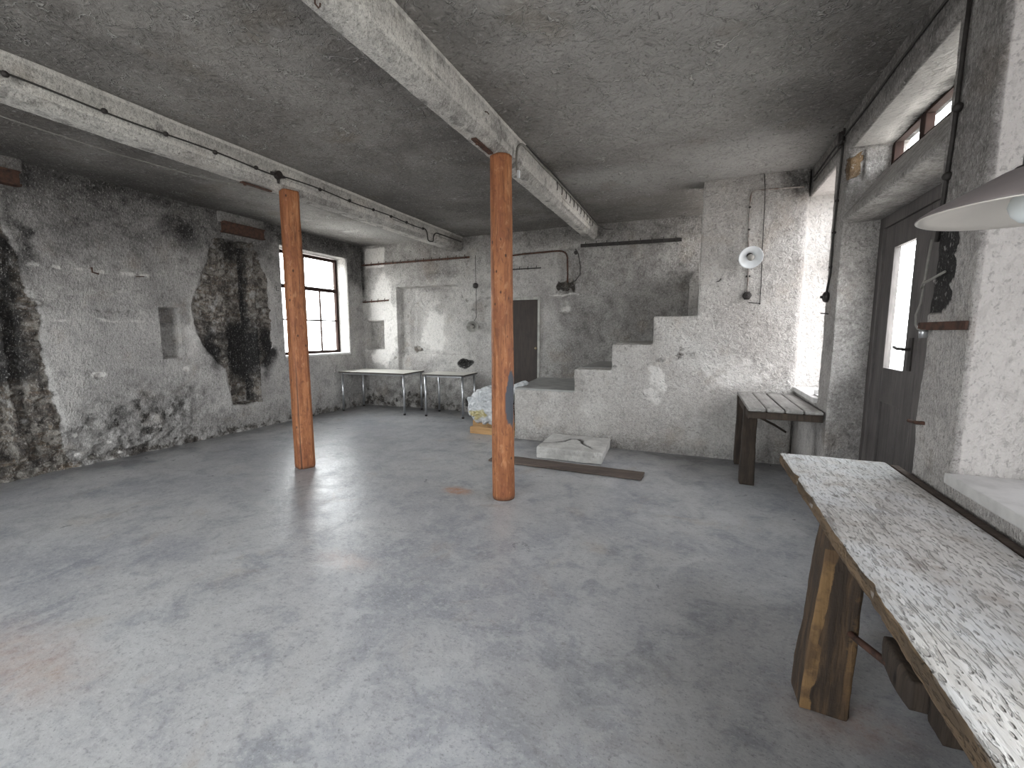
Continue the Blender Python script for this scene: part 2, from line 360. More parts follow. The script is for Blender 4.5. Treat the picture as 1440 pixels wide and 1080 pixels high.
def m_bench():
    t = NT('rough_weathered_bench_wood'); P = t.P
    g = t.noise(t.map(P, (1, .11, 1)), 24, 6, .62, .5); g2 = t.noise(t.map(P, (1, .16, 1)), 90, 4, .6); n = t.noise(P, 3, 5, .6); n2 = t.noise(P, 9, 5, .65)
    col = t.mix(t.mr(g, .36, .62, 0, 1, True), (.66, .64, .62), (.53, .51, .49))
    col = t.mix(t.mr(n, .4, .65, 0, .6, True), col, (.66, .68, .71))
    col = t.mix(t.mr(n2, .52, .72, 0, .5, True), col, (.27, .21, .165))
    dents = t.vor(t.map(P, (1, .40, 1), (0, 0, .35)), 52); dg = t.mr(t.noise(P, 7, 4, .65), .36, .54, 0, 1, True)
    dd = t.ma('MULTIPLY', t.mr(dents, .10, .24, 1, 0, True), dg)
    # long splits in the grain
    cr = t.noise(t.map(P, (1, .07, 1), loc=(3, 0, 0)), 7, 3, .5, .8); ck = t.ma('MULTIPLY', t.mr(t.ma('ABSOLUTE', t.ma('SUBTRACT', cr, .5)), .0, .012, 1, 0), t.mr(t.noise(P, 2.3, 3), .5, .56, 0, 1, True))
    big = t.vor(t.map(P, (1, .6, 1), loc=(2.2, .4, 0)), 6.0); bh = t.mr(big, .03, .085, 1, 0, True)
    fd = t.mr(t.noise(t.map(P, (1, .26, 1), (0, 0, .3)), 105, 3, .6), .56, .64, 0, 1, True)
    fs = t.mr(t.noise(t.map(P, (1, .22, 1), (0, 0, .12)), 44, 3, .55), .60, .66, 0, 1, True); dd = t.ma('MAXIMUM', dd, t.ma('MAXIMUM', t.ma('MULTIPLY', fd, .55), t.ma('MULTIPLY', fs, .8)))
    col = t.mix(t.ma('MULTIPLY', dd, .5), col, (.15, .125, .105)); col = t.mix(t.ma('MULTIPLY', ck, .12), col, (.03, .025, .02)); col = t.mix(t.ma('MULTIPLY', bh, .45), col, (.07, .05, .04))
    # sawn side: darker, browner where the face is not the top
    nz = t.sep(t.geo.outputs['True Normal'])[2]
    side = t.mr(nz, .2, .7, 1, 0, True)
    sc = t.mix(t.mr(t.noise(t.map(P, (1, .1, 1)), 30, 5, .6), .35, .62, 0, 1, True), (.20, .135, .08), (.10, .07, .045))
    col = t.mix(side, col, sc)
    h = t.ma('ADD', t.ma('MULTIPLY', g, .7), t.ma('ADD', t.ma('MULTIPLY', g2, .35), t.ma('MULTIPLY', t.ma('ADD', dd, t.ma('ADD', t.ma('MULTIPLY', ck, .3), t.ma('MULTIPLY', bh, 1.3))), -1.1)))
    return t.fin(col, .72, t.bump(h, .9, .012), spec=.35)
M['bench'] = m_bench()
def m_benchleg():
    t = NT('rotten_timber_leg'); P = t.P
    g = t.noise(t.map(P, (1, 1, .1)), 26, 5, .65, .4); n = t.noise(P, 7, 5, .65); A = t.attr('mask')
    col = t.mix(t.mr(g, .36, .6, 0, 1, True), (.10, .065, .04), (.045, .033, .025))
    tan = t.mix(t.mr(n, .4, .6, 0, 1, True), (.23, .14, .065), (.12, .075, .042))
    col = t.mix(t.mr(t.ma('ADD', A[1], t.mr(n, .3, .7, -.3, .3)), .4, .6, 0, 1, True), col, tan)
    return t.fin(col, .8, t.bump(t.ma('ADD', g, n), .8, .012))
M['benchleg'] = m_benchleg()

def plain(name, col, rough=.5, metal=0, spec=.4, var=.25, vs=12, bs=0, var2=None):
    t = NT(name); n = t.noise(t.O, vs, 4, .6)
    c = t.mix(t.mr(n, .35, .7, 0, 1, True), col, var2 or tuple(k*(1-var) for k in col))
    return t.fin(c, rough, t.bump(n, .4, bs) if bs else None, metal, spec)
M['rust'] = plain('rusty_iron', (.105, .055, .04), .8, .2, .3, 0, 22, .004, (.04, .028, .024))
M['iron'] = plain('dark_iron', (.045, .04, .038), .6, .3, .4, .4, 20, .002)
M['cable'] = plain('dark_cable_sheath', (.05, .047, .044), .7)
M['greycable'] = plain('grey_cable_sheath', (.24, .23, .21), .7)
M['limedpipe'] = plain('limewashed_conduit', (.34, .32, .30), .8, 0, .3, 0, 9, 0, (.12, .08, .06))
M['bakelite'] = plain('black_bakelite', (.03, .025, .024), .35)
M['chrome'] = plain('brushed_steel_legs', (.55, .56, .58), .35, .9, .5, .15)
M['tabletop'] = plain('pale_laminate', (.62, .60, .55), .4, 0, .5, .06, 3)
M['edge'] = plain('dark_table_edging', (.06, .05, .045), .5)
M['enamel'] = plain('white_enamel', (.80, .83, .86), .25, 0, .6, .05, 6)
M['enamelreflect'] = plain('reflection_tinted_enamel', (.70, .67, .62), .3, 0, .5, .12, 5)  # beige tone stands in for light reflected onto the shade's underside
M['enamelgrey'] = plain('grey_enamel_back', (.19, .165, .165), .4, 0, .5, .25, 9)
M['enameldim'] = plain('dusty_enamel', (.45, .44, .41), .4, 0, .5, .3, 14)
M['slab'] = None
M['sill'] = plain('pale_stone_sill', (.62, .61, .60), .6, 0, .4, .2, 8, .003)
M['tread'] = plain('worn_cement_tread', (.36, .36, .35), .55, 0, .4, .3, 6, .003)
M['darkdoor'] = wood('dark_brown_door', (.05, .038, .032), (.038, .03, .026), (.022, .018, .016), 'z', 1.0, .55, .002, False)
M['framegrey'] = plain('pale_frame_paint', (.42, .41, .38), .6, 0, .4, .4, 9)
M['brass'] = plain('worn_brass', (.40, .33, .22), .4, .8)
M['bulb'] = None
def m_slab():
    t = NT('pale_concrete_slab'); P = t.O; n = t.noise(P, 5, 6, .65); n2 = t.noise(P, 45, 4)
    col = t.mix(t.mr(n, .35, .65, 0, 1, True), (.55, .54, .52), (.40, .39, .375)); col = t.mix(t.mr(n2, .55, .7, 0, .4), col, (.16, .15, .14))
    d = t.noise(t.map(P, loc=(.2, .3, 0)), 2.6, 3, .5, 0, True); pv = t.n.new('ShaderNodeVectorMath'); pv.operation = 'MULTIPLY_ADD'
    t.L(d, pv.inputs[0]); pv.inputs[1].default_value = (.3, .3, 0); t.L(P, pv.inputs[2])
    e = t.vor(pv.outputs[0], 2.4, 'DISTANCE_TO_EDGE'); c = t.mr(e, .006, .02, 1, 0)
    col = t.mix(t.attr('mask')[0], col, (.06, .055, .05))
    return t.fin(col, .8, t.bump(t.ma('ADD', n, t.ma('MULTIPLY', n2, .5)), .5, .006))
M['slab'] = m_slab()
def m_glass(name='window_glass', tint=(.93, .95, .95, 1)):
    t = NT(name); t.n.remove(t.b)
    tr = t.n.new('ShaderNodeBsdfTransparent'); gl = t.n.new('ShaderNodeBsdfGlossy'); gl.inputs['Roughness'].default_value = .02
    lw = t.n.new('ShaderNodeLayerWeight'); lw.inputs['Blend'].default_value = .5
    fr = t.ma('MULTIPLY_ADD', t.ma('POWER', lw.outputs['Facing'], 5), .5, .02)
    mx = t.n.new('ShaderNodeMixShader'); tr.inputs[0].default_value = tint
    t.L(fr, mx.inputs[0]); t.L(tr.outputs[0], mx.inputs[1]); t.L(gl.outputs[0], mx.inputs[2]); t.L(mx.outputs[0], t.out.inputs[0]); return t.m
M['glass'] = m_glass()
M['softdimglass'] = m_glass('soft_dimming_glass', (.66, .66, .665, 1))  # pane tint added to dim the light from the far window
M['strongdimglass'] = m_glass('strong_dimming_glass', (.31, .31, .315, 1))  # stronger pane tint, added to hold back light from the near window
def m_opal():
    t = NT('opal_glass_bulb'); t.b.inputs['Subsurface Weight'].default_value = .3
    t.b.inputs['Subsurface Radius'].default_value = (.02, .02, .02)
    return t.fin((.86, .92, .93), .25, spec=.5)
M['bulb'] = m_opal()
def m_clearbulb():
    t = NT('clear_glass_bulb'); t.b.inputs['Transmission Weight'].default_value = .6; return t.fin((.75, .72, .66), .1, spec=.6)
M['clearbulb'] = m_clearbulb()
def m_plastic():
    t = NT('crumpled_white_plastic'); P = t.O; A = t.attr('mask')
    n = t.noise(P, 9, 6, .65, 1.0); v = t.vor(P, 14, 'DISTANCE_TO_EDGE')
    col = t.mix(t.mr(n, .35, .65, 0, 1, True), (.66, .67, .68), (.46, .48, .50))
    col = t.mix(t.ma('MULTIPLY', A[1], t.mr(n, .3, .6, .5, 1)), col, (.50, .42, .16))
    return t.fin(col, .32, t.bump(t.ma('ADD', n, v), .9, .03), spec=.5)
M['plastic'] = m_plastic()

# ================================================================== SETTING
# ---- floor
us = breaks(XL-.3, 1.7, .05); vs = breaks(YF-.2, YB+.3, .05)
me = grid_mesh('floor', us, vs, lambda u, v: np.stack([u, v, u*0], 1))
co = getco(me); x, y = co[:, 0], co[:, 1]
wz = fbm(co, 1.7, 3)*.25
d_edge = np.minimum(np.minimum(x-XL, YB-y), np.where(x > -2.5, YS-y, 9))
soot_shade = (1-smooth(.05, .62, d_edge+wz))*.75  # edge dirt, with shade along the wall feet painted in
soot_shade = np.maximum(soot_shade, smooth(.1, .5, fbm(co+7, .9, 4))*smooth(-1.6, .2, x+wz)*.5)
rust = np.maximum(ell(x+wz*.3, y+wz*.3, -2.12, 3.72, .17, .1, .5), ell(x+wz*.5, y, -2.15, 2.22, .22, .1, .9)*.3)
rust = np.maximum(rust, ell(x+wz, y, -2.9, .9, .5, .2, .9)*.25)
rust = np.maximum(rust, ell(x+wz*.3, y, .66, 2.02, .22, .14, .8)*.35)
setmask(me, soot_shade, rust, 0)
tag(link('floor', me, M['floor']), kind='structure')

# ---- ceiling
us = breaks(XL-.3, 1.7, .06); vs = breaks(YF-.2, YB+.3, .06)
def cf(u, v):
    p = np.stack([u, v, u*0], 1); return np.stack([u, v, ZC+fbm(p, 1.1, 3)*.012], 1)
me = grid_mesh('ceiling', us, vs, cf); me.flip_normals()
co = getco(me); x, y = co[:, 0], co[:, 1]; wz = fbm(co, 1.4, 4)*.45
soot_shade = (1-smooth(.1, 1.2, x-XL+wz))*.75
soot_shade = np.maximum(soot_shade, (1-smooth(.0, .9, YB-y+wz))*np.where(x < -4.4, .15, .4))  # darker band towards the back edge
soot_shade = np.maximum(soot_shade, (1-smooth(.05, .8, XR-x+wz*.8))*.4*smooth(6.2, 4.9, y))  # lintel shade along the right wall, painted in
soot_shade = np.maximum(soot_shade, smooth(-.05, .5, fbm(co+3, .8, 4))*.45)
soot_shade = np.maximum(soot_shade, ell(x+wz, y, -1.2, 7.0, 1.8, .9, .9)*.45)  # shade over the stairwell painted into the ceiling mask
pale = ell(x+wz*.7, y+wz*.7, -.9, 5.6, .9, .5, .9)*.75
pale = np.maximum(pale, ell(x+wz, y, .4, 5.3, .7, .9, .9)*.7)
pale = np.maximum(pale, ell(x+wz, y, -5.5, 6.6, .9, 1.0, .9)*.8)
pale = np.maximum(pale, ell(x+wz, y, -.1, 3.2, 1.0, 2.0, .9)*.45)
pale = np.maximum(pale, ell(x, y+wz*.1, -5.73, 6.36, .24, .05, .3)*3)
setmask(me, np.clip(soot_shade*(1-pale*.5), 0, 1), 0, pale)
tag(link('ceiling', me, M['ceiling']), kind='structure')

# ---- left wall (height field, chimney breasts hacked open)
CH2 = [(4.50, 2.96), (4.30, 2.46), (4.10, 1.99), (4.13, 1.60), (4.28, 1.30), (4.50, 1.02), (4.59, .44), (5.06, .40), (5.12, .95), (5.40, 1.35), (5.48, 2.13), (5.28, 2.69), (5.12, 3.03)]
FL2 = [(4.66, 2.98), (4.63, 1.75), (4.60, .99), (4.62, .45), (5.01, .43), (5.05, 1.19), (5.04, 2.33), (5.03, 2.98)]
CH1 = [(2.0, 3.1), (2.31, 2.90), (2.33, 2.57), (2.42, 2.36), (2.46, 2.0), (2.54, 1.78), (2.50, 1.31), (2.56, .83), (2.60, .5), (2.62, .02), (1.7, .02), (1.7, 3.1)]
WH = (5.60, 7.18, 1.13, 3.05)
ys = breaks(1.6, YB+.03, .0155, (WH[0], WH[1])); zs = breaks(-.02, ZC+.03, .0155, (WH[2], WH[3]))
def lw(u, v):
    p = np.stack([u*0, u, v], 1); nz = fbm(p, 5, 3); n8 = fbm(p+5, 16, 3); nl = fbm(p+9, 1.3, 2)
    uu = u+nz*.035; vv = v+fbm(p+3, 5, 3)*.035
    dep = nl*.018+n8*.004
    s2 = poly_sd(uu, vv, CH2); e2 = smooth(.012, -.014, s2); dep = dep+e2*(.035+n8*.028)
    f2 = smooth(.01, -.02, poly_sd(u+n8*.012, v, FL2)); dep = dep+f2*(.13+nz*.03)
    dep = dep-rect(u, v, 4.985, 5.06, .42, 2.95, .006)*.10+rect(u, v, 5.0+n8*.01, 5.045, .6, 2.7, .008)*.0
    s1 = poly_sd(uu, vv, CH1); e1 = smooth(.012, -.014, s1); dep = dep+e1*(.045+n8*.04)
    dep = dep+rect(u+n8*.02, v, 1.9, 2.20, .2, 2.9, .01)*.12+rect(u+n8*.03, v+nz*.1, 2.24+.06*smooth(1, .1, v), 2.34+.06*smooth(1, .1, v), .15, 1.9, .012)*.10
    dep = dep-ell(u+n8*.02, v+n8*.02, 2.44, 1.88, .09, .045, .4)*.07
    # stepped slot
    dep = dep+rect(u, v, 3.69, 3.91, 1.22, 1.89, .006)*.13
    for zz in (1.44, 1.66): dep = dep-rect(u, v, 3.76, 3.91, zz, zz+.035, .006)*.05
    # rough rubble foot
    foot = smooth(.85, .25, v+nz*.25)*smooth(4.25, 3.9, u); dep = dep+foot*(n8*.03+fbm(p, 9, 2)*.02)
    foot2 = smooth(.3, .1, v+nz*.1); dep = dep+foot2*n8*.015
    for a, b, r in ((2.86, .51, .06), (2.89, .18, .06), (2.66, .16, .07), (2.97, 1.04, .045), (3.96, 1.03, .03)): dep = dep+ell(u, v, a, b, r, r*.7, .3)*.05
    for a in (3.04, 3.14, 3.24, 3.35, 3.44): dep = dep+ell(u, v, a, 1.83, .022, .022, .3)*.02
    # taper at window
    dd = np.maximum(np.maximum(WH[0]-u, u-WH[1]), np.maximum(WH[2]-v, v-WH[3])); dep = dep*smooth(0, .04, np.abs(dd)+0*u)
    return np.stack([XL-dep, u, v], 1)
me = grid_mesh('wall_left', ys, zs, lw, (WH,)); me.flip_normals()
co = getco(me); u, v = co[:, 1], co[:, 2]; p = np.stack([u*0, u, v], 1)
nz = fbm(p, 5, 3); n8 = fbm(p+5, 13, 3); nl = fbm(p+9, 1.1, 3); uu = u+nz*.035; vv = v+fbm(p+3, 5, 3)*.035
top = smooth(1.9, 3.35, v+nl*.5)
soot_shade = .16+.50*top
soot_shade = np.maximum(soot_shade, ell(u+nl*.3, v+nl*.2, 4.1, 3.0, .7, .45, .9)*.8)
soot_shade = np.maximum(soot_shade, smooth(2.9, 3.3, v+nl*.15)*.72)
e2 = smooth(.015, -.03, poly_sd(uu, vv, CH2)); e1 = smooth(.015, -.03, poly_sd(uu, vv, CH1))
soot_shade = np.where(e2 > .5, .10+.3*smooth(2.3, 3.0, v), soot_shade)
soot_shade = np.maximum(soot_shade, e2*ell(u+nz*.15, v+nz*.2, 4.84, 1.28, .36, .60, .6)*1.15)
soot_shade = np.maximum(soot_shade, ell(u+nz*.15, v+nz*.2, 4.36, 1.40, .16, .42, .8)*1.1)
soot_shade = np.maximum(soot_shade, ell(u+nz*.15, v+nz*.2, 5.27, 1.35, .16, .45, .8)*1.1)
soot_shade = np.maximum(soot_shade, rect(u+n8*.02, v, 4.93, 5.0, .45, 2.9, .02)*.9)
soot_shade = np.maximum(soot_shade, e2*ell(u, v, 4.78, 2.85, .35, .25, .6)*.8)
soot_shade = np.maximum(soot_shade, e1*(.35+.4*n8)*smooth(.2, .9, v)); soot_shade = np.maximum(soot_shade, e1*rect(u+nz*.1, v, 1.9, 2.42, 1.0, 2.6, .1)*.85)
soot_shade = np.maximum(soot_shade, ell(u+nz*.2, v+nz*.2, 2.42, 2.5, .16, .7, .9)*.8)
soot_shade = np.maximum(soot_shade, ell(u+nz*.25, v+nz*.2, 3.45, .48, .95, .42, .7)*(.55+.5*n8))
soot_shade = np.maximum(soot_shade, smooth(.75, .1, v+nl*.3)*.42)
soot_shade = np.maximum(soot_shade, smooth(5.3, 5.6, u)*smooth(2.7, 3.2, v)*.75)
soot_shade = np.maximum(soot_shade, smooth(7.0, 7.3, u)*smooth(2.0, 2.9, v+nz*.3)*.7)
soot_shade = np.maximum(soot_shade, rect(u, v, 3.69, 3.91, 1.22, 1.89, .008)*.5)  # slot interior darkened in the colour to read as shade
pale = np.maximum(rect(u, v+nz*.03, 2.45, 3.6, 2.27, 2.32, .02)*smooth(.2, .6, n8+.4)*.75, rect(u, v+nz*.03, 2.6, 3.62, 1.69, 1.73, .02)*smooth(.0, .4, n8+.3)*.6)
pale = np.maximum(pale, np.maximum(ell(u, v, 2.97, 1.06, .09, .04), ell(u, v, 3.96, 1.05, .05, .05)))
pale = np.maximum(pale, ell(u+nz*.2, v+nz*.3, 4.2, 1.75, .22, .5, .9)*.8*(1-e2*.3))
pale = np.maximum(pale, ell(u+nz*.3, v+nz*.3, 3.3, 1.4, .8, .5, .9)*.35)
brk = np.maximum(e2*.62, e1*.66)
brk = np.maximum(brk, smooth(.55, .25, v+nz*.12)*smooth(2.85, 2.6, u+nz*.2)*.95)
brk = np.maximum(brk, smooth(.2, .05, v+nz*.1)*.5); brk = np.maximum(brk, ell(u+nz*.25, v+nz*.2, 3.45, .42, .7, .32, .7)*.42)
rub = smooth(.2, .6, n8)*smooth(.8, .3, v)*smooth(4.2, 3.8, u); pale = np.maximum(pale, rub*.9)
soot_shade = soot_shade*(1-pale*.7)
setmask(me, soot_shade, brk, pale)
wall_left = tag(link('wall_left', me, M['left']), kind='structure')
# the part of the left wall behind the camera, and the reveals of the window
bm = bmesh.new(); box(bm, XL-.4, XL, YF, 1.6, -.02, ZC+.03); tag(from_bm('wall_left', bm, M['left']), kind='structure')
def reveal(name, bx, m, disp=.006, v=.025, msk=None, amp2=.0015):
    bm = bmesh.new()
    for b in bx: box(bm, *b)
    o = remeshed(name, bm, v); smooth_mesh(o, 1); roughen(o, disp, 5, amp2, 24); o.data.materials.append(m)
    co = getco(o.data)
    if msk: setmask(o.data, *msk(co))
    else: setmask(o.data, 0, 0, .3+co[:, 0]*0)
    return tag(o, kind='structure')
a, b, c, d = WH
reveal('wall_left', [(XL-.42, XL-.012, a-.25, a, c-.25, d+.25), (XL-.42, XL-.012, b, b+.25, c-.25, d+.25), (XL-.42, XL-.012, a-.25, b+.25, c-.25, c), (XL-.42, XL-.012, a-.25, b+.25, d, d+.25)], M['left'],
       msk=lambda co: (smooth(2.6, 3.1, co[:, 2])*.4+.03, 0, .35+.5*smooth(6.9, 7.1, co[:, 1])))

# ---- back wall
DH = (-3.44, -2.62, -.02, 2.18)
xs = breaks(XL-.03, 1.3, .0165, DH[:2]); zs = breaks(-.02, ZC+.03, .0165, (DH[3],))
def bw(u, v):
    p = np.stack([u, u*0+3, v], 1); nz = fbm(p, 5, 3); n8 = fbm(p+5, 16, 3); nl = fbm(p+9, 1.3, 2)
    dep = nl*.016+n8*.005+nz*.006
    dep = dep+rect(u, v, -5.72, -4.36, -.1, 2.48, .01)*.06+rect(u, v, -5.72, -4.36, 1.13, 2.47, .01)*.07+rect(u, v, -5.72, -5.45, 1.13, 2.47, .06)*-.03
    dep = dep+rect(u, v, -6.55, -6.09, 1.21, 1.80, .01)*.13
    dep = dep-smooth(3.04, 3.07, v+u*-.03)*smooth(-3.2, -3.1, u)*.05-smooth(2.955, 2.965, v-.02*u-.06)*smooth(-3.2, -3.1, u)*.012
    dep = dep+rect(u+nz*.09, v+n8*.09, -2.28, -2.0, 2.28, 2.46, .015)*(.04+n8*.02)
    dep = dep+smooth(.3, .5, ell(u+nz*.08, v+nz*.08, -4.16, .95, .13, .06, .4))*(.05)+smooth(.4, .6, ell(u, v, -4.06, .2, .11, .1, .3))*.12
    dep = dep+ell(u, v, -2.15, 1.9, .05, .03, .4)*.03+ell(u, v, -2.17, 2.04, .04, .02, .4)*.03
    for a, b in ((-5.66, 2.2), (-5.5, 2.2), (-5.66, 1.9), (-5.52, 1.9), (-5.63, 1.55), (-5.53, 1.55), (-5.62, 1.1), (-5.52, 1.1), (-4.2, 2.25), (-4.1, 2.18), (-3.95, 2.0), (-3.7, 2.05), (-3.65, 2.2), (-5.8, 1.03), (-6.48, 1.62), (-6.35, 1.62)):
        dep = dep+ell(u, v, a, b, .025, .018, .3)*.03
    dep = dep*smooth(0, .02, np.abs(u-DH[0])+np.where(v < DH[3]+.05, 0, 9))*smooth(0, .02, np.abs(u-DH[1])+np.where(v < DH[3]+.05, 0, 9))
    return np.stack([u, YB+dep, v], 1)
me = grid_mesh('wall_back', xs, zs, bw, (DH,))
co = getco(me); u, v = co[:, 0], co[:, 2]; p = np.stack([u, u*0, v], 1)
nz = fbm(p, 5, 3); n8 = fbm(p+5, 13, 3); nl = fbm(p+9, 1.1, 3)
soot_shade = .10+.22*smooth(2.2, 3.2, v+nl*.4)
soot_shade = np.maximum(soot_shade, smooth(1.15, .2, v+nl*.5)*(.35+.3*n8))
soot_shade = np.maximum(soot_shade, ell(u+nz*.2, v+nz*.1, -4.7, 2.72, .6, .13, .9)*.45)
soot_shade = np.maximum(soot_shade, smooth(-3.2, -2.0, u+nl*.6)*.34)  # stairwell shade painted onto the wall, here and on the next line
soot_shade = np.maximum(soot_shade, smooth(-2.2, -1.0, u+nl*.6)*.34)
soot_shade = np.maximum(soot_shade, smooth(2.85, 3.15, v)*smooth(-3.2, -2.8, u)*.5)
soot_shade = np.maximum(soot_shade, rect(u+nz*.09, v+n8*.09, -2.28, -2.0, 2.28, 2.46, .02)*.62)
soot_shade = np.maximum(soot_shade, smooth(.2, .6, ell(u+nz*.08, v+nz*.08, -4.16, .96, .17, .085, .4))*1.0)
soot_shade = np.maximum(soot_shade, ell(u, v, -4.06, .2, .13, .12, .3)*.9)
soot_shade = np.maximum(soot_shade, smooth(-6.45, -6.6, u)*smooth(2.0, 2.5, v+nz*.2)*.85)
soot_shade = np.maximum(soot_shade, rect(u+nz*.1, v, -5.45, -5.15, 1.2, 2.4, .12)*.16)  # faint inner shading of the recess, painted in
soot_shade = np.maximum(soot_shade, ell(u+nz*.1, v, -4.95, 2.42, .55, .07, .8)*.35)
soot_shade = np.maximum(soot_shade, rect(u, v, -6.55, -6.09, 1.21, 1.80, .01)*.32)  # niche interior made darker
pale = ell(u+nz*.15, v+nz*.3, -6.1, 1.75, .42, 1.0, .5)*1.0
pale = np.maximum(pale, rect(u+nz*.05, v+nz*.04, -6.5, -6.02, 2.9, 3.3, .03)*.9)
pale = np.maximum(pale, ell(u+nz*.2, v+nz*.3, -4.9, 1.6, .42, .6, .8)*.85)
pale = pale*(1-rect(u, v, -6.55, -6.09, 1.21, 1.80, .01)*.9)
pale = np.maximum(pale, rect(u+nz*.05, v+nz*.05, -2.45, -1.9, 2.19, 2.23, .02)*.7)
pale = np.maximum(pale, ell(u+nz*.1, v+nz*.1, -2.15, 2.0, .14, .14, .6)*.6)
brk = np.maximum(rect(u+nz*.09, v+n8*.09, -2.28, -2.0, 2.28, 2.46, .02)*.9, ell(u+nz*.1, v, -5.35, 1.22, .14, .1, .8)*.7)
brk = np.maximum(brk, smooth(.5, .15, v+nl*.3)*.45)
soot_shade = soot_shade*(1-pale*.85)
setmask(me, soot_shade, brk, pale)
tag(link('wall_back', me, M['back']), kind='structure')
bm = bmesh.new(); box(bm, DH[0]-.02, DH[1]+.02, YB+.07, YB+.12, 0, DH[3]); tag(from_bm('wall_back', bm, M['back']), kind='structure')

# ---- stair wall and solid stair
bm = bmesh.new()
for b in [(-2.44, 1.03, YS, YS+.3, -.05, .735), (-1.545, 1.03, YS, YS+.3, 0, 1.06), (-1.03, 1.03, YS, YS+.3, 0, 1.41), (-.515, 1.03, YS, YS+.3, 0, 1.765), (0, 1.03, YS, YS+.3, 0, ZC+.03),
          (.98, 1.62, YS+.11, YS+.4, 0, ZC+.03)]: box(bm, *b)
r = bmesh.ops.create_cone(bm, cap_ends=True, segments=24, radius1=.055, radius2=.055, depth=ZC+.03)['verts']
bmesh.ops.translate(bm, verts=r, vec=(1.035, YS+.06, (ZC+.03)/2))
o = remeshed('wall_stair', bm, .0165); smooth_mesh(o, 1); roughen(o, .009, 4, .004, 22)
co = getco(o.data); u, v = co[:, 0], co[:, 2]; p = co
nz = fbm(p, 5, 3); n8 = fbm(p+5, 13, 3); nl = fbm(p+9, 1.1, 3)
soot_shade = .02+.14*smooth(2.6, 3.3, v+nl*.4); soot_shade = np.maximum(soot_shade, smooth(.35, .0, v+nl*.15)*.35)
soot_shade = np.maximum(soot_shade, smooth(.88, 1.06, u+nz*.03)*smooth(1.12, 1.05, u)*(co[:, 1] < YS+.1)*smooth(.7, 1.2, v)*.2)  # shaded strip of the rounded corner, painted in
soot_shade = np.maximum(soot_shade, ell(u+nz*.1, v+nz*.1, 1.0, 3.25, .28, .25, .8)*.7)
soot_shade = np.maximum(soot_shade, smooth(1.0, 1.1, u)*smooth(3.0, 3.2, v)*.3)
soot_shade = np.maximum(soot_shade, ell(u, v, -.42, 1.21, .07, .03, .5)*.5)
pale = np.maximum(ell(u+nz*.15, v+nz*.3, -.45, .95, .13, .35, .7)*1.0, ell(u+nl*.4, v+nl*.3, .5, 1.1, .7, .3, .9)*.7)
pale = np.maximum(pale, ell(u+nl*.4, v+nl*.3, -1.3, .55, .5, .25, .9)*.5); pale = np.maximum(pale, (co[:, 1] > YS+.08)*(u > 1.05)*.8)
brk = ell(u+nz*.2, v+nz*.2, -.15, 1.3, .28, .15, .9)*.38; brk = np.maximum(brk, ell(u+nz*.2, v+nz*.2, -.9, 1.1, .35, .18, .9)*.36)
setmask(o.data, soot_shade, brk, pale); o.data.materials.append(M['stair']); tag(o, kind='structure')
st = thing('masonry_staircase', 'pale plastered masonry staircase rising to the right from a low landing beside the dark door', 'staircase', (-2.44, YS, 0))
def stp(name, x0, x1, z0, z1, m, xb=None, y0=YS+.29):
    bm = bmesh.new(); vs_ = box(bm, x0, x1, y0, YB+.03, z0, z1)
    if xb:
        for v_ in vs_:
            if v_.co.x < x0+.01 and v_.co.y > y0+.2: v_.co.x = xb
    for v_ in vs_: v_.co -= Vector((-2.44, YS, 0))
    bmesh.ops.bevel(bm, geom=list(bm.edges), offset=.008, segments=2, affect='EDGES'); return from_bm(name, bm, m, st)
lb = bmesh.new(); vs_ = box(lb, -2.44, -1.53, YS+.012, YB+.03, .725, .755)
for v_ in vs_:
    if v_.co.x < -2.4 and v_.co.y > 7: v_.co.x = -2.62
    v_.co -= Vector((-2.44, YS, 0))
bmesh.ops.bevel(lb, geom=list(lb.edges), offset=.008, segments=2, affect='EDGES')
tag(from_bm('landing', lb, M['tread'], st), 'smooth grey cement landing')
stp('stair_core', -2.43, -1.535, 0, .73, M['stair'], -2.60)
for k, (x0, x1, z1) in enumerate([(-1.54, -1.02, 1.07), (-1.03, -.51, 1.42), (-.52, .02, 1.775), (0, .52, 2.12), (.5, 1.0, 2.46)]):
    stp('step', x0, x1, 0, z1, M['tread'] if k < 1 else M['stair'])
for ch in st.children:
    if ch.type == 'MESH' and 'mask' not in ch.data.color_attributes: setmask(ch.data, .1, 0, .3)
# wall stub seen inside the stairwell
bm = bmesh.new(); vs_ = box(bm, -.13, .0, 6.9, YB+.02, 1.6, 2.55)
for v_ in vs_:
    if v_.co.x < -.1 and v_.co.z > 2: v_.co.z = 2.30
bmesh.ops.bevel(bm, geom=list(bm.edges), offset=.01, segments=2, affect='EDGES'); o = from_bm('wall_stair', bm, M['stair']); setmask(o.data, .2, 0, 0); tag(o, kind='structure')

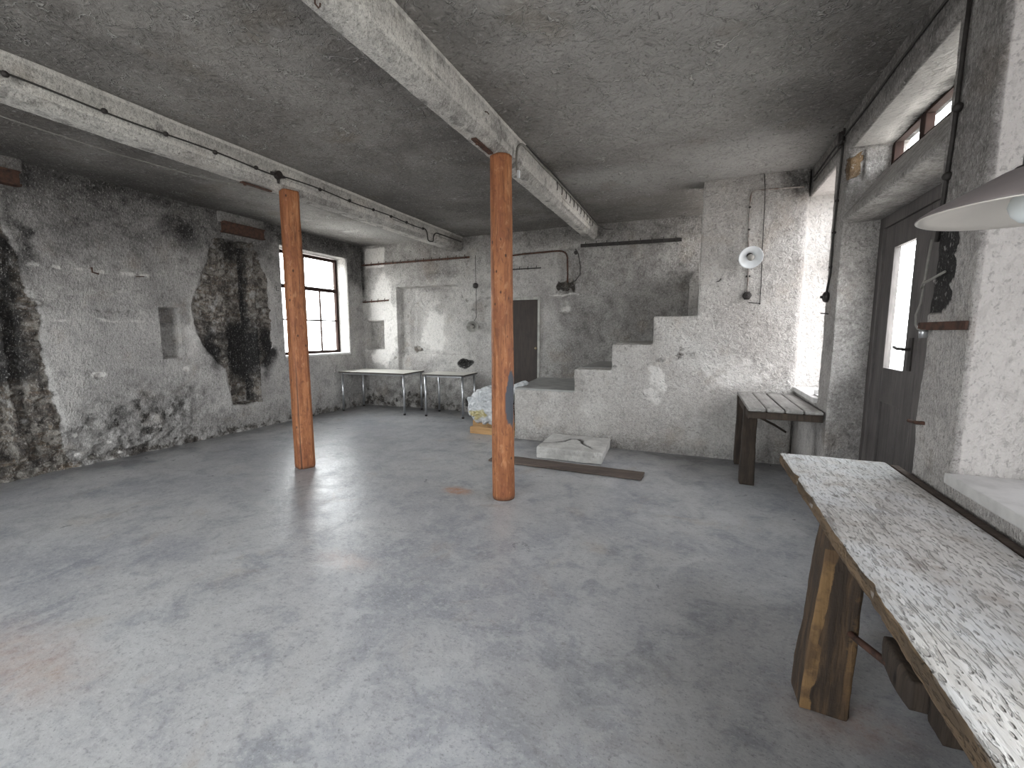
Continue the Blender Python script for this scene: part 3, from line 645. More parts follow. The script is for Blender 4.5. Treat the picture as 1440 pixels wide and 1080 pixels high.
# ---- right wall
XO = 1.5
def rmask(co):
    x, u, v = co[:, 0], co[:, 1], co[:, 2]; nz = fbm(co, 5, 3); nl = fbm(co+9, 1.1, 3)
    so = .05+.55*smooth(3.06, 3.16, v+nz*.02)*(x < XR+.06)
    so = np.maximum(so, smooth(2.2, 3.0, v+nl*.3)*(x < XR+.03)*.42)
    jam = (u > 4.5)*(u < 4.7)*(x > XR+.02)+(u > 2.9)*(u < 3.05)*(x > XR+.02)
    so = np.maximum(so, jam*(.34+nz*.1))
    p1 = (x < XR+.04)*(u > 4.6)*(u < 5.1); so = np.maximum(so, p1*.22+nz*.05*p1)
    p2 = (x < XR+.04)*(u > 2.55)*(u < 3.02); so = np.maximum(so, p2*(.16+.30*smooth(1.9, 2.4, v)))
    bl = np.maximum(ell(u+nz*.04, v+nz*.05, 2.89, 2.0, .14, .085, .3), np.maximum(ell(u+nz*.04, v+nz*.04, 2.87, 1.885, .11, .085, .3), ell(u+nz*.04, v+nz*.04, 2.90, 1.75, .14, .10, .3)))
    so = np.maximum(so, smooth(.3, .5, bl)*(x < XR+.1)*(u > 2.5)*(u < 3.02)*.98)
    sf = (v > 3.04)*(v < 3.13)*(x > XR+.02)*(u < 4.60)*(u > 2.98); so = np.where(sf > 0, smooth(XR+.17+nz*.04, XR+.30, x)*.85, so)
    wi = ((u < 2.62)*(u > -2) + (u > 5.0))*(x > XR+.02); so = np.where(wi > 0, so*.15, so)
    br = ell(u+nz*.10, v+nz*.16, 4.66, 2.94, .10, .13, .3)*.9*(x < XR+.10+nz*.08)
    pa = np.where(wi > 0, .75, 0.)+np.where(sf > 0, .9, 0)
    return so, br, pa
def blobs(o):
    co = getco(o.data); nz = fbm(co, 5, 3); n8 = fbm(co, 16, 2)
    x, u, v = co[:, 0], co[:, 1], co[:, 2]
    bl = np.maximum(ell(u+nz*.04, v+nz*.05, 2.89, 2.0, .14, .085, .3), np.maximum(ell(u+nz*.04, v+nz*.04, 2.87, 1.885, .11, .085, .3), ell(u+nz*.04, v+nz*.04, 2.90, 1.75, .14, .10, .3)))
    m = smooth(.3, .5, bl)*(x < XR+.05)*(u > 2.5)*(u < 3.0); co[:, 0] += m*(.010+n8*.006); 
    m2 = smooth(.3, .6, ell(u+nz*.04, v+nz*.06, 4.66, 2.93, .10, .14, .5))*(x < XR+.1); co[:, 0] += m2*.02; co[:, 1] += m2*.015
    setco(o.data, co)
bm = bmesh.new()
for b in [(XR, XO, 4.65, 5.02, -.02, ZC+.03), (XR, XO, 2.57, 2.97, -.02, ZC+.03), (XR, XO, .62, 1.0, -.02, ZC+.03), (XR, XO, YF-.3, -1.7, -.02, ZC+.03),
          (XR, XO, 5.0, 6.3, -.02, .90), (XR, XO, .9, 2.7, -.02, .89), (XR, XO, -1.8, .7, -.02, .89),
          (XR, XO, YF-.3, 6.3, 3.08, ZC+.05)]: box(bm, *b)
o = remeshed('wall_right', bm, .0175); smooth_mesh(o, 1)
roughen(o, .010, 3.5, .0025, 20); blobs(o)
setmask(o.data, *rmask(getco(o.data))); o.data.materials.append(M['right']); tag(o, kind='structure')
# rounded and splayed stone transom across the door niche
bm = bmesh.new(); prof = [(XR+.0, 2.50), (XR-.005, 2.53), (XR+.03, 2.58), (XR+.27, 2.90), (XO, 2.90), (XO, 2.485), (XR+.03, 2.485)]
ya, yb = 2.93, 4.69
va = [bm.verts.new((a, ya, c)) for a, c in prof]; vb = [bm.verts.new((a, yb, c)) for a, c in prof]
bm.faces.new(va); bm.faces.new(vb[::-1])
for k in range(len(prof)): bm.faces.new((va[k], va[(k+1) % len(prof)], vb[(k+1) % len(prof)], vb[k]))
o = remeshed('wall_right', bm, .02); smooth_mesh(o, 2); roughen(o, .010, 4, .003, 20); co = getco(o.data); setmask(o.data, .33+fbm(co, 3, 3)*.15, .15+0*co[:, 0], 0); o.data.materials.append(M['right']); tag(o, kind='structure')

# ---- wall behind the camera with openings for two windows added to light the foreground
reveal('wall_rear', [(XL-.4, -5.8, YF-.35, YF, -.05, ZC+.05), (-3.42, -3.15, YF-.35, YF, -.05, ZC+.05), (-1.5, XO, YF-.35, YF, -.05, ZC+.05), (XL-.4, XO, YF-.35, YF, -.05, .9), (XL-.4, XO, YF-.35, YF, 3.1, ZC+.05)], M['left'], .01, .06, lambda co: (.12, 0, .1))

# ---- ceiling beams (limewashed)
def beam(x0, x1, zb, cham=.045):
    bm = bmesh.new(); pr = [(x0, zb), (x1-cham*1.3, zb), (x1-cham*.5, zb+cham), (x1, zb+cham*1.15), (x1+.012, ZC+.03), (x0-.008, ZC+.03)]
    ya, yb = YF-.05, YB+.01; n = 110; rings = []
    for k in range(n+1):
        y = ya+(yb-ya)*k/n; rings.append([bm.verts.new((a, y, c)) for a, c in pr])
    for a, b in zip(rings, rings[1:]):
        for k in range(6): bm.faces.new((a[k], a[(k+1) % 6], b[(k+1) % 6], b[k]))
    bm.faces.new(rings[0]); bm.faces.new(rings[-1][::-1])
    o = remeshed('ceiling_beam', bm, .0135); roughen(o, .006, 3, .002, 22); co = getco(o.data); x, u, v = co.T
    nz = fbm(co, 5, 3); g = smooth(.006, .0, np.abs(v-(zb+.105)+fbm(np.stack([u*0, u, u*0], 1), 1.2, 2)*.012)); co[:, 0] -= g*.006*(x > x1-.01); setco(o.data, co)
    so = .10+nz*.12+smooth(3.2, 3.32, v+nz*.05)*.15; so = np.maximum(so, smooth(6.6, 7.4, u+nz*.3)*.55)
    so = np.maximum(so, (v < zb+.052)*(x > x1-.065)*(.30+nz*.15)); so = np.maximum(so, (v < zb+.01)*(.10+nz*.1)); so = np.maximum(so, smooth(.25, .45, fbm(co+4, 9, 2))*.45); so = np.maximum(so, g*(x > x1-.02)*.5)  # chamfer band darkened as painted shade, then stains and groove
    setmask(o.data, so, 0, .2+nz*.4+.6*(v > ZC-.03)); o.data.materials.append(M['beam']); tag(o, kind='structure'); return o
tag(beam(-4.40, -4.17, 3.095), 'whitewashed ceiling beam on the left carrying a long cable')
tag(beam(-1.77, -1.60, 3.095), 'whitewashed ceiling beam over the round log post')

# ---- windows
def window(name, plane, x, y0, y1, z0, z1, mulls, rails, fw=.055, m=None, bars=(), kind='structure', glass='glass'):
    """plane 'x': window in a wall of constant x"""
    m = m or M['winwood']; w = thing(name, kind=kind, loc=(x, y0, z0) if plane == 'x' else (y0, x, z0))
    def B(nm, a0, a1, c0, c1, t=.06, mm=None, par=None):
        bx = (-t/2, t/2, a0-y0, a1-y0, c0-z0, c1-z0) if plane == 'x' else (a0-y0, a1-y0, -t/2, t/2, c0-z0, c1-z0)
        return bevelled(nm, [bx], mm or m, par or w, .003, 1)
    B('jamb', y0, y0+fw, z0, z1); B('jamb', y1-fw, y1, z0, z1); B('head', y0+fw-.003, y1-fw+.003, z1-fw, z1, .058); B('bottom_rail', y0+fw-.003, y1-fw+.003, z0, z0+fw, .058)
    for q in mulls: B('mullion', q-.04, q+.04, z0+fw-.003, z1-fw+.003, .056)
    for q, t in rails: B('transom_rail', y0+fw-.003, y1-fw+.003, q-t/2, q+t/2, .062)
    for q, c0, c1 in bars: B('glazing_bar', q-.012, q+.012, c0, c1, .035)
    B('glass_pane', y0+fw*.5, y1-fw*.5, z0+fw*.5, z1-fw*.5, .004, M[glass])
    return w
window('window_1', 'x', -6.92, 5.60, 7.18, 1.15, 3.03, [6.32], [(2.40, .07), (1.80, .028)], bars=[(6.72, 1.2, 2.4), (5.95, 1.2, 2.4)])
window('window_2', 'x', 1.42, 5.02, 6.06, .93, 3.10, [5.54], [(2.4, .07)], glass='softdimglass')
window('window_3', 'x', 1.42, 1.0, 2.57, .92, 3.10, [1.8], [(2.4, .07)], glass='strongdimglass')
window('window_4', 'x', 1.42, 2.97, 4.65, 2.88, 3.12, [4.13, 3.66, 3.25], [], .05)
window('added_window_5', 'x', 1.42, -1.7, .62, .92, 3.10, [-.5], [(2.4, .07)])  # unseen window, added to light the foreground
window('added_window_6', 'y', -3.2, -5.8, -3.4, .92, 3.10, [-4.6], [(2.4, .07)])  # added behind the camera for light on the foreground
window('added_window_7', 'y', -3.2, -3.17, -1.48, .92, 3.10, [-2.33], [(2.4, .07)])  # second rear window, also added only for foreground light
for y0, y1 in ((5.03, 6.05), (1.01, 2.56), (-1.69, .61)):
    o = bevelled('windowsill', [(XR-.03, 1.40, y0, y1, .885, .935)], M['sill'], None, .008); tag(o, kind='structure')
o = bevelled('windowsill', [(-6.92, XL+.02, 5.61, 7.17, 1.12, 1.155)], M['sill'], None, .008); tag(o, kind='structure')

# ---- glazed double door in the right wall
d1 = thing('door_1', kind='structure', loc=(1.40, 2.97, 0))
bevelled('door_frame', [(-.04, .06, 1.59, 1.69, 0, 2.5), (-.04, .06, -.01, .09, 0, 2.5), (-.04, .06, .08, 1.60, 2.40, 2.5)], M['doorwood'], d1, .006)
def leaf(y0, y1, hside):
    lf = thing('door_leaf'); lf.parent = d1
    pb = lambda nm, a, b, c, d, t=.022, x=0, mm=None, w=.004: bevelled(nm, [(x-t, x+t, a, b, c, d)], mm or M['doorwood'], lf, w)
    s = .19
    pb('stile', y0, y0+s, .02, 2.40); pb('stile', y1-s, y1, .02, 2.40)
    pb('rail', y0+s-.002, y1-s+.002, 2.22, 2.40, .021); pb('rail', y0+s-.002, y1-s+.002, 1.02, 1.29, .021); pb('rail', y0+s-.002, y1-s+.002, .02, .22, .021)
    pb('glass_pane', y0+s-.01, y1-s+.01, 1.28, 2.23, .003, .0, M['glass'], .0005)
    pb('panel', y0+s-.01, (y0+y1)/2-.002, .21, 1.03, .010); pb('panel', (y0+y1)/2+.002, y1-s+.01, .21, 1.03, .010)
    pb('moulding', y0+s-.005, y0+s+.012, .22, 1.02, .027, 0); pb('moulding', y1-s-.012, y1-s+.005, .22, 1.02, .027, 0)
    return lf
lf = leaf(.84, 1.585, -1)
hb = bmesh.new(); tube_bm(hb, [(-.02, .90+.02, 1.45), (-.075, .92, 1.45)], .011, 8); tube_bm(hb, [(-.072, .915, 1.452), (-.078, 1.0, 1.452), (-.07, 1.07, 1.462)], .010, 8, rs=[.011, .010, .012])
box(hb, -.032, -.022, .895, .945, 1.30, 1.53)
from_bm('door_handle', hb, M['iron'], lf)
lf2 = leaf(.085, .83, 1)
# ---- dark door in the back wall
d2 = thing('door_2', kind='structure', loc=(DH[0], YB, 0))
bevelled('door_leaf', [(.02, .80, .02, .06, 0, 2.15)], M['darkdoor'], d2, .004)
bevelled('door_frame', [(.78, .825, -.02, .05, 0, 2.20), (-.02, .03, -.02, .05, 0, 2.20), (.03, .78, -.018, .05, 2.15, 2.20)], M['framegrey'], d2, .004)
lathe('door_knob', [(0, 0), (.012, 0), (.010, .03), (.022, .045), (.024, .06), (.014, .072), (0, .074)], M['brass'], d2, 16, Matrix.Translation((.755, .02, 1.28)) @ Matrix.Rotation(R(90), 4, 'X'))

# ================================================================== POSTS
def post(name, x, y, x2, y2, ht, r, sq, label, patch=False):
    root_me = None; seg = 64; n = 160; cos = []; 
    th = np.linspace(0, 2*math.pi, seg, endpoint=False); zz = np.linspace(0, ht, n)
    T, Z = np.meshgrid(th, zz)
    T = T.ravel(); Z = Z.ravel(); t = Z/ht
    rr = r*(1.03-.10*t)
    if sq:
        k = np.maximum(np.abs(np.cos(T+.4)), np.abs(np.sin(T+.4))); rr = rr*np.minimum(1.06, .90/k)
    p = np.stack([np.cos(T)*r*1.2, np.sin(T)*r*1.2, Z*.35+x*3], 1)
    rr = rr+fbm(p, 6, 3)*.006+fbm(p*np.array([1, 1, .2]), 30, 2)*.0015
    rr = rr-smooth(.03, 0, Z)*.006
    m = np.zeros(len(T))
    if patch:
        a = (T-R(-8)+math.pi) % (2*math.pi)-math.pi
        s = ell(a+fbm(p, 10, 2)*.25, Z+fbm(p, 14, 2)*.05, 0, .96, .75, .27, .2); m = smooth(.4, .6, s); rr = rr-m*.006
    crack = np.zeros(len(T))
    if sq: a = (T-R(-62)+math.pi) % (2*math.pi)-math.pi; crack = smooth(.03, .0, np.abs(a+fbm(p, 3, 2)*.05))*smooth(1.5, 1.2, Z); rr = rr-crack*.012
    co = np.stack([np.cos(T)*rr+(x2-x)*t, np.sin(T)*rr+(y2-y)*t, Z], 1)
    me = bpy.data.meshes.new(name); f = []
    for i in range(n-1):
        for j in range(seg): f.append((i*seg+j, i*seg+(j+1) % seg, (i+1)*seg+(j+1) % seg, (i+1)*seg+j))
    f.append(tuple(range(seg))[::-1]); f.append(tuple((n-1)*seg+j for j in range(seg)))
    me.from_pydata(co.tolist(), [], f); setmask(me, m, crack, 0)
    o = link(name, me, M['postmask'], None, True); o.location = (x, y, 0)
    return tag(o, label, 'post', 'timber posts under the ceiling beams')
def m_post():
    t = NT('orange_pine_post'); P = t.O; A = t.attr('mask')
    st = (1, 1, .09); g = t.noise(t.map(P, st), 28, 5, .62, .6); g2 = t.noise(t.map(P, (1, 1, .12)), 85, 4, .6); n = t.noise(t.map(P, (1, 1, .4)), 5, 5, .65)
    col = t.mix(t.mr(g, .36, .62, 0, 1, True), (.38, .155, .066), (.24, .09, .038))
    col = t.mix(t.mr(g2, .5, .7, 0, .6, True), col, (.26, .10, .045))
    col = t.mix(t.mr(n, .47, .66, 0, .75, True), col, (.24, .085, .04))
    li = t.noise(t.map(P, (1, 1, .25), loc=(3, 3, 3)), 9, 5, .65); col = t.mix(t.mr(li, .56, .68, 0, .4, True), col, (.50, .26, .13))
    mo = t.noise(t.map(P, (1, 1, .45)), 22, 5, .7, .5); col = t.mix(t.mr(mo, .52, .66, 0, .7, True), col, (.15, .055, .028)); col = t.mix(t.mr(mo, .44, .32, 0, .5, True), col, (.52, .27, .14))
    sl = t.noise(t.map(P, (1, 1, .05), loc=(7, 1, 0)), 60, 3, .6); col = t.mix(t.mr(sl, .58, .66, 0, .55, True), col, (.09, .035, .02))
    kd = t.vor(t.map(P, (1, 1, .6)), 13.0); col = t.mix(t.mr(kd, .07, .16, .9, 0, True), col, (.05, .022, .015))
    z = t.sep(P)[2]; col = t.mix(t.mr(z, .0, .05, .6, 0, True), col, (.08, .05, .035))
    col = t.mix(A[0], col, (.075, .08, .095)); col = t.mix(A[1], col, (.03, .02, .015))
    h = t.ma('ADD', t.ma('ADD', g, t.ma('MULTIPLY', g2, .7)), t.mr(kd, .04, .14, -.6, 0, True))
    return t.fin(col, .58, t.bump(t.ma('MULTIPLY_ADD', mo, 1.2, h), .9, .007))
M['postmask'] = m_post()
post('wooden_post', -4.175, 3.71, -4.20, 3.72, 3.10, .105, True, 'squared orange-brown timber post standing in front of the rear left window')
post('wooden_post', -1.635, 3.72, -1.66, 3.73, 3.10, .104, False, 'round orange-brown log post with a dark bare patch, nearer the stairs', True)

# ================================================================== OBJECTS
def T3(*a): return Matrix.Translation(a)
# ---- folding tables with pale tops
def table(label, cx, cy, w, d, rz, h=.80):
    t = thing('table', label, 'table', (cx, cy, 0), rz, 'pale-topped tables along the back wall')
    o = bevelled('tabletop', [(-w/2, w/2, -d/2, d/2, h-.022, h)], M['tabletop'], t, .002)
    ed = bmesh.new(); e = .004
    for b in [(-w/2-e, w/2+e, -d/2-e, -d/2+.001, h-.026, h-.003), (-w/2-e, w/2+e, d/2-.001, d/2+e, h-.026, h-.003), (-w/2-e, -w/2+.001, -d/2, d/2, h-.026, h-.003), (w/2-.001, w/2+e, -d/2, d/2, h-.026, h-.003)]: box(ed, *b)
    tag(from_bm('edge_band', ed, M['edge'], t), 'dark edge band')
    i = .045
    bevelled('apron', [(-w/2+i, w/2-i, -d/2+i, -d/2+i+.022, h-.062, h-.024), (-w/2+i, w/2-i, d/2-i-.022, d/2-i, h-.062, h-.024), (-w/2+i, -w/2+i+.022, -d/2+i, d/2-i, h-.0615, h-.0245), (w/2-i-.022, w/2-i, -d/2+i, d/2-i, h-.0615, h-.0245)], M['chrome'], t, .003, 1)
    for sx in (-1, 1):
        for sy in (-1, 1):
            bm = bmesh.new(); tube_bm(bm, [(sx*(w/2-i), sy*(d/2-i), .012), (sx*(w/2-i), sy*(d/2-i), h-.024)], .021, 14)
            lg = from_bm('leg', bm, M['chrome'], t, True)
            bm = bmesh.new(); tube_bm(bm, [(sx*(w/2-i), sy*(d/2-i), 0), (sx*(w/2-i), sy*(d/2-i), .03)], .0235, 14); from_bm('foot_cap', bm, M['bakelite'], lg, True)
    return t
table('longer pale-topped steel-legged table, left one, below the small wall niche', -5.79, 7.12, 1.50, .72, R(3.5))
table('shorter pale-topped steel-legged table, right one, standing left of the plastic bundle', -4.27, 7.21, .85, .62, R(4))

# ---- plastic bundle on a timber
def bundle():
    bm = bmesh.new(); bmesh.ops.create_icosphere(bm, subdivisions=6, radius=1)
    me = bpy.data.meshes.new('plastic_bundle'); bm.to_mesh(me); bm.free()
    c = getco(me).astype(float); n = c.copy()
    z = c[:, 2]; c[:, 0] *= .39; c[:, 1] *= .33; c[:, 2] = np.where(z > 0, z*.33, np.maximum(z, -.80)*.33)
    c[:, 0] += -.05*(z > 0)*z*0
    fold = np.abs(fbm(n, 2.6, 4))*.10+np.abs(fbm(n+3, 7, 3))*.04
    c += n*(fold[:, None]-.04)
    tip = ell(n[:, 0], n[:, 2], .80, .60, .28, .3, .8)*(n[:, 1] < .35)*(n[:, 1] > -.6); c[:, 0] += tip*.30; c[:, 2] += tip*.22
    c[:, 2] -= c[:, 2].min()
    setco(me, c)
    setmask(me, 0, smooth(.4, .6, ell(n[:, 0]+fbm(n, 4, 2)*.2, n[:, 2]+fbm(n+2, 4, 2)*.15, -.3, -.28, .55, .27, .5)*(n[:, 1] < .2)), 0)
    o = link('plastic_bundle', me, M['plastic'], None, True); o.location = (-3.0, 6.32, .105)
    tag(o, 'bulging white plastic-wrapped bundle behind the round post, on a light timber', 'bundle')
bundle()
tb = bevelled('timber_block', [(-.45, .45, -.045, .045, 0, .105)], M['block'], None, .004); tb.location = (-2.76, 6.04, 0)
tag(tb, 'short light yellow timber on the floor under the plastic bundle', 'timber')
tb2 = bevelled('timber_block', [(-.45, .45, -.045, .045, 0, .104)], M['block'], None, .004); tb2.location = (-2.78, 6.52, 0)
tb2.location.x = -2.96
tag(tb2, 'second light timber, hidden deeper under the plastic bundle', 'timber')

# ---- cracked slab and plank
bm = bmesh.new(); vs_ = box(bm, 0, .84, 0, .80, 0, .14)
for v_ in vs_:
    if v_.co.y > .5: v_.co.x -= .03
    if v_.co.x > .5 and v_.co.y > .5: v_.co.x -= .02
    if v_.co.z < .05: v_.co.x = .42+(v_.co.x-.42)*.97
bm2 = bm; o = remeshed('concrete_slab', bm2, .012); smooth_mesh(o, 1); co = getco(o.data)
path = [(.02, .22), (.15, .30), (.25, .42), (.30, .56), (.40, .58), (.47, .50), (.50, .38), (.62, .24), (.68, .16)]
dmin = np.full(len(co), 9.)
for a, b in zip(path, path[1:]):
    e = np.array(b)-np.array(a); w_ = co[:, :2]-np.array(a); t_ = np.clip((w_@e)/(e@e), 0, 1); dmin = np.minimum(dmin, np.hypot(*(w_-t_[:, None]*e).T))
wv = fbm(co, 9, 2)*.02
co[:, 2] -= smooth(.026, .006, dmin+wv)*(co[:, 2] > .1)*.025
co += (fbm(co, 7, 3)*.006)[:, None]; edge = (co[:, 1] < .03)*(co[:, 2] > .06); co[:, 1] += edge*np.abs(fbm(co, 14, 2))*.03
setco(o.data, co-np.array([0, 0, co[:, 2].min()])); setmask(o.data, smooth(.030, .012, dmin+wv)*(co[:, 2] > .08)*1.0, 0, 0); o.data.materials.append(M['slab']); o.location = (-1.80, 5.10, 0)
tag(o, 'pale cracked concrete slab lying flat in front of the stair wall', 'slab')
bm = bmesh.new(); box(bm, -.91, .91, -.13, .13, 0, .022); o = remeshed('wooden_plank', bm, .008); smooth_mesh(o, 1); roughen(o, .004, 7)
co = getco(o.data); co[:, 2] -= co[:, 2].min(); setco(o.data, co); o.data.materials.append(M['plank']); o.location = (-1.375, 4.845, .002); o.rotation_euler = (0, 0, R(-1.0))
tag(o, 'long thin dark plank lying on the floor in front of the concrete slab', 'plank')

# ---- small workbench under the far window
t = thing('workbench', 'small grey-boarded workbench standing in the corner below the far right window', 'workbench', (.48, 4.64, 0))
zt = .86
for k, (a, b) in enumerate([(0, .146), (.154, .296), (.306, .446), (.456, .60)]):
    bm = bmesh.new(); box(bm, a, b, 0, 1.27, zt-.035, zt-.002*(k % 2)); o = remeshed('board', bm, .0085); smooth_mesh(o, 1); roughen(o, .0025, 9)
    o.data.materials.append(M['smalltop']); o.parent = t
bevelled('front_rail', [(.0, .60, .015, .06, zt-.10, zt-.034)], M['darkwood'], t, .006)
bevelled('side_rail', [(.012, .05, .06, 1.24, zt-.12, zt-.036)], M['darkwood'], t, .006)
bevelled('cleat', [(.15, .19, .04, .6, zt-.09, zt-.037)], M['darkwood'], t, .004)
def legm(name, x0, x1, y0, y1, z1, m, par, taper=.9, amp=.006):
    bm = bmesh.new(); v4 = box(bm, x0, x1, y0, y1, 0, z1); cx, cy = (x0+x1)/2, (y0+y1)/2
    for v_ in v4:
        if v_.co.z < .1: v_.co.x = cx+(v_.co.x-cx)*taper; v_.co.y = cy+(v_.co.y-cy)*taper
    o = remeshed(name, bm, .011); smooth_mesh(o, 1); roughen(o, amp, 6, .002, 24); co = getco(o.data); co[:, 2] = np.maximum(co[:, 2], 0.0); setco(o.data, co); o.data.materials.append(m); o.parent = par; return o
legm('leg', .0, .125, .36, .47, zt-.034, M['darkwood'], t, 1.12)
legm('leg', .0, .12, 1.12, 1.22, zt-.034, M['darkwood'], t, 1.05)
tube('brace', [(.16, .42, .70), (.32, .60, .60), (.45, .80, .5)], .012, M['darkwood'], t)

# ---- long workbench along the near window
t = thing('workbench', 'long rough weathered workbench in the right foreground under the near window', 'workbench', (0, 0, 0))
zt = .83
bm = bmesh.new(); box(bm, .505, 1.035, .15, 3.10, zt-.062, zt); o = remeshed('bench_top', bm, .011); smooth_mesh(o, 2); co = getco(o.data)
x, u, v = co.T; nz = fbm(co, 4, 3); q = np.stack([x, u*.2, v], 1)
ed = smooth(.03, 0, x-.505); co[:, 0] += ed*(np.abs(fbm(co, 5, 3))*.012+np.abs(fbm(co, 25, 2))*.005)
for (a, b, rr) in ((2.62, .012, .05), (1.55, .008, .05), (2.3, .008, .08)): co[:, 0] += ed*smooth(rr, 0, np.abs(u-a))*b*(.5+.5*(v > zt-.04))
co[:, 2] += (v > zt-.03)*(fbm(q, 9, 3)*.004-ell(x+nz*.03, u, .60, 2.52, .05, .09, .8)*.010)
co[:, 1] += smooth(.03, 0, 3.10-u)*fbm(co, 8, 2)*.008
setco(o.data, co); o.data.materials.append(M['bench']); o.parent = t
bm = bmesh.new(); box(bm, 1.043, 1.085, .15, 3.06, zt-.055, zt-.004); o = remeshed('back_board', bm, .011); smooth_mesh(o, 1); roughen(o, .003, 7); o.data.materials.append(M['plank']); o.parent = t
lg = legm('leg', .512, .645, 2.01, 2.16, zt-.06, M['benchleg'], t, 1, .007); co = getco(lg.data); co[:, 0] -= (1-co[:, 2]/.77)*.055*(1-(co[:, 0]-.512)/.145); setco(lg.data, co); no = np.empty(len(co)*3, np.float32); lg.data.vertices.foreach_get('normal', no); no = no.reshape(-1, 3)
setmask(lg.data, 0, np.maximum(smooth(.050, .036, co[:, 0]-.512+(1-co[:, 2]/.77)*.055+fbm(co, 12, 2)*.02)*smooth(-.3, -.6, no[:, 1])*.9*(co[:, 2] < .72), (co[:, 0] > .6)*ell(co[:, 0], co[:, 2], .64, .25, .06, .3, .8)*.6), 0)
lg2 = legm('leg', .80, .94, .20, .35, zt-.06, M['benchleg'], t, .97, .009); setmask(lg2.data, 0, .1, 0)
legm('leg', .93, 1.04, 2.02, 2.15, zt-.06, M['darkwood'], t, 1)
legm('leg', .93, 1.04, .50, .62, zt-.06, M['darkwood'], t, 1)
tag(tube('tie_rod', [(.60, 2.08, .38), (.62, 1.99, .385), (.645, 1.72, .47), (.66, 1.60, .50)], .013, M['rust'], t, 10), 'rusty iron tie rod')
bm = bmesh.new(); box(bm, .63, .69, 1.56, 1.78, .44, .54); o = remeshed('wooden_lug', bm, .012); smooth_mesh(o, 2); roughen(o, .006, 9); o.data.materials.append(M['darkwood']); o.parent = t

# ---- lamps
def wall_lamp(label, loc, aim, r, mshade, mback, group=None):
    """loc on wall, opening looks along aim"""
    t = thing('wall_lamp', label, 'lamp', loc)
    a = Vector(aim).normalized(); ctr = a*.12
    rot = Vector((0, 0, 1)).rotation_difference(a).to_matrix().to_4x4(); mt = T3(*ctr) @ rot
    lathe('lamp_shade', [(.035, -.055), (r*.55, -.025), (r*.9, .008), (r, .022), (r*1.02, .018), (r*1.0, .012), (r*.9, -.002), (r*.55, -.035), (.035, -.066), (.03, -.06), (.035, -.055)], mshade, t, 40, mt)
    lathe('lamp_socket', [(0, -.11), (.028, -.105), (.034, -.06), (.032, -.03), (0, -.03)], M['bakelite'], t, 20, mt)
    lathe('bulb', [(0, .055), (.022, .05), (.036, .03), (.038, .012), (.028, -.012), (.018, -.035), (0, -.035)], M['clearbulb'], t, 24, mt)
    tube('bracket', arc((0, 0, 0), ctr*.2+Vector((0, 0, .02)), ctr-a*.10), .011, M['iron'], t)
    return t
wall_lamp('white enamel wall lamp with clear bulb on the pale stair wall', (.52, YS-.005, 2.47), (.08, -.9, -.38), .125, M['enamel'], None)
wall_lamp('small dusty grey wall lamp on the back wall above the shorter table', (-3.98, YB+.005, 1.70), (.35, -.9, -.2), .115, M['enameldim'], None)
t = thing('pendant_lamp', 'large white enamel lamp with opal bulb hanging at the right edge before the near window', 'lamp', (.727, 1.478, ZC))
z0 = 1.86-ZC
lathe('lamp_shade', [(.032, .095), (.06, .085), (.13, .045), (.19, .012), (.208, .0), (.212, -.004), (.208, -.006), (.19, .004), (.13, .035), (.06, .073), (.032, .083), (.032, .095)], M['enamelreflect'], t, 64, T3(0, 0, z0))
lathe('shade_back', [(.034, .099), (.062, .0885), (.132, .0485), (.192, .0155), (.209, .003), (.213, -.002), (.2125, -.0035), (.1935, .0135), (.134, .0460), (.062, .0865), (.034, .097)], M['enamelgrey'], t, 64, T3(0, 0, z0))
lathe('lamp_socket', [(0, .15), (.022, .145), (.03, .125), (.030, .105), (.042, .10), (.042, .07), (.03, .05), (0, .05)], M['bakelite'], t, 24, T3(0, 0, z0))
lathe('bulb', [(0, -.032), (.024, -.028), (.040, -.012), (.047, .008), (.043, .028), (.028, .046), (.018, .06), (0, .06)], M['bulb'], t, 32, T3(0, 0, z0))
tube('cord', [(0, 0, z0+.14), (.005, 0, z0+.6), (0, 0, -.0)], .004, M['cable'], t)
lathe('ceiling_rose', [(0, -.03), (.03, -.03), (.045, -.01), (.045, .01), (0, .01)], M['bakelite'], t, 24)

# ---- switches
def switch(label, loc, nrm, m, r=.04, name='rotary_switch'):
    t = thing(name, label, 'switch', loc); a = Vector(nrm); rot = Vector((0, 0, 1)).rotation_difference(a).to_matrix().to_4x4()
    lathe('switch_body', [(0, 0), (r, 0), (r, .02), (r*.8, .035), (r*.45, .042), (0, .042)], m, t, 6, rot)
    lathe('knob', [(0, .04), (.012, .04), (.012, .058), (0, .06)], M['bakelite'], t, 12, rot)
    return t
switch('dark switch box on the stair wall below the enamel lamp', (.525, YS-.004, 1.995), (0, -1, 0), M['iron'], .052)
switch('brown switch hanging at the end of the cable on the far pier', (XR-.008, 4.90, 1.89), (-1, 0, 0), M['bakelite'], .05)

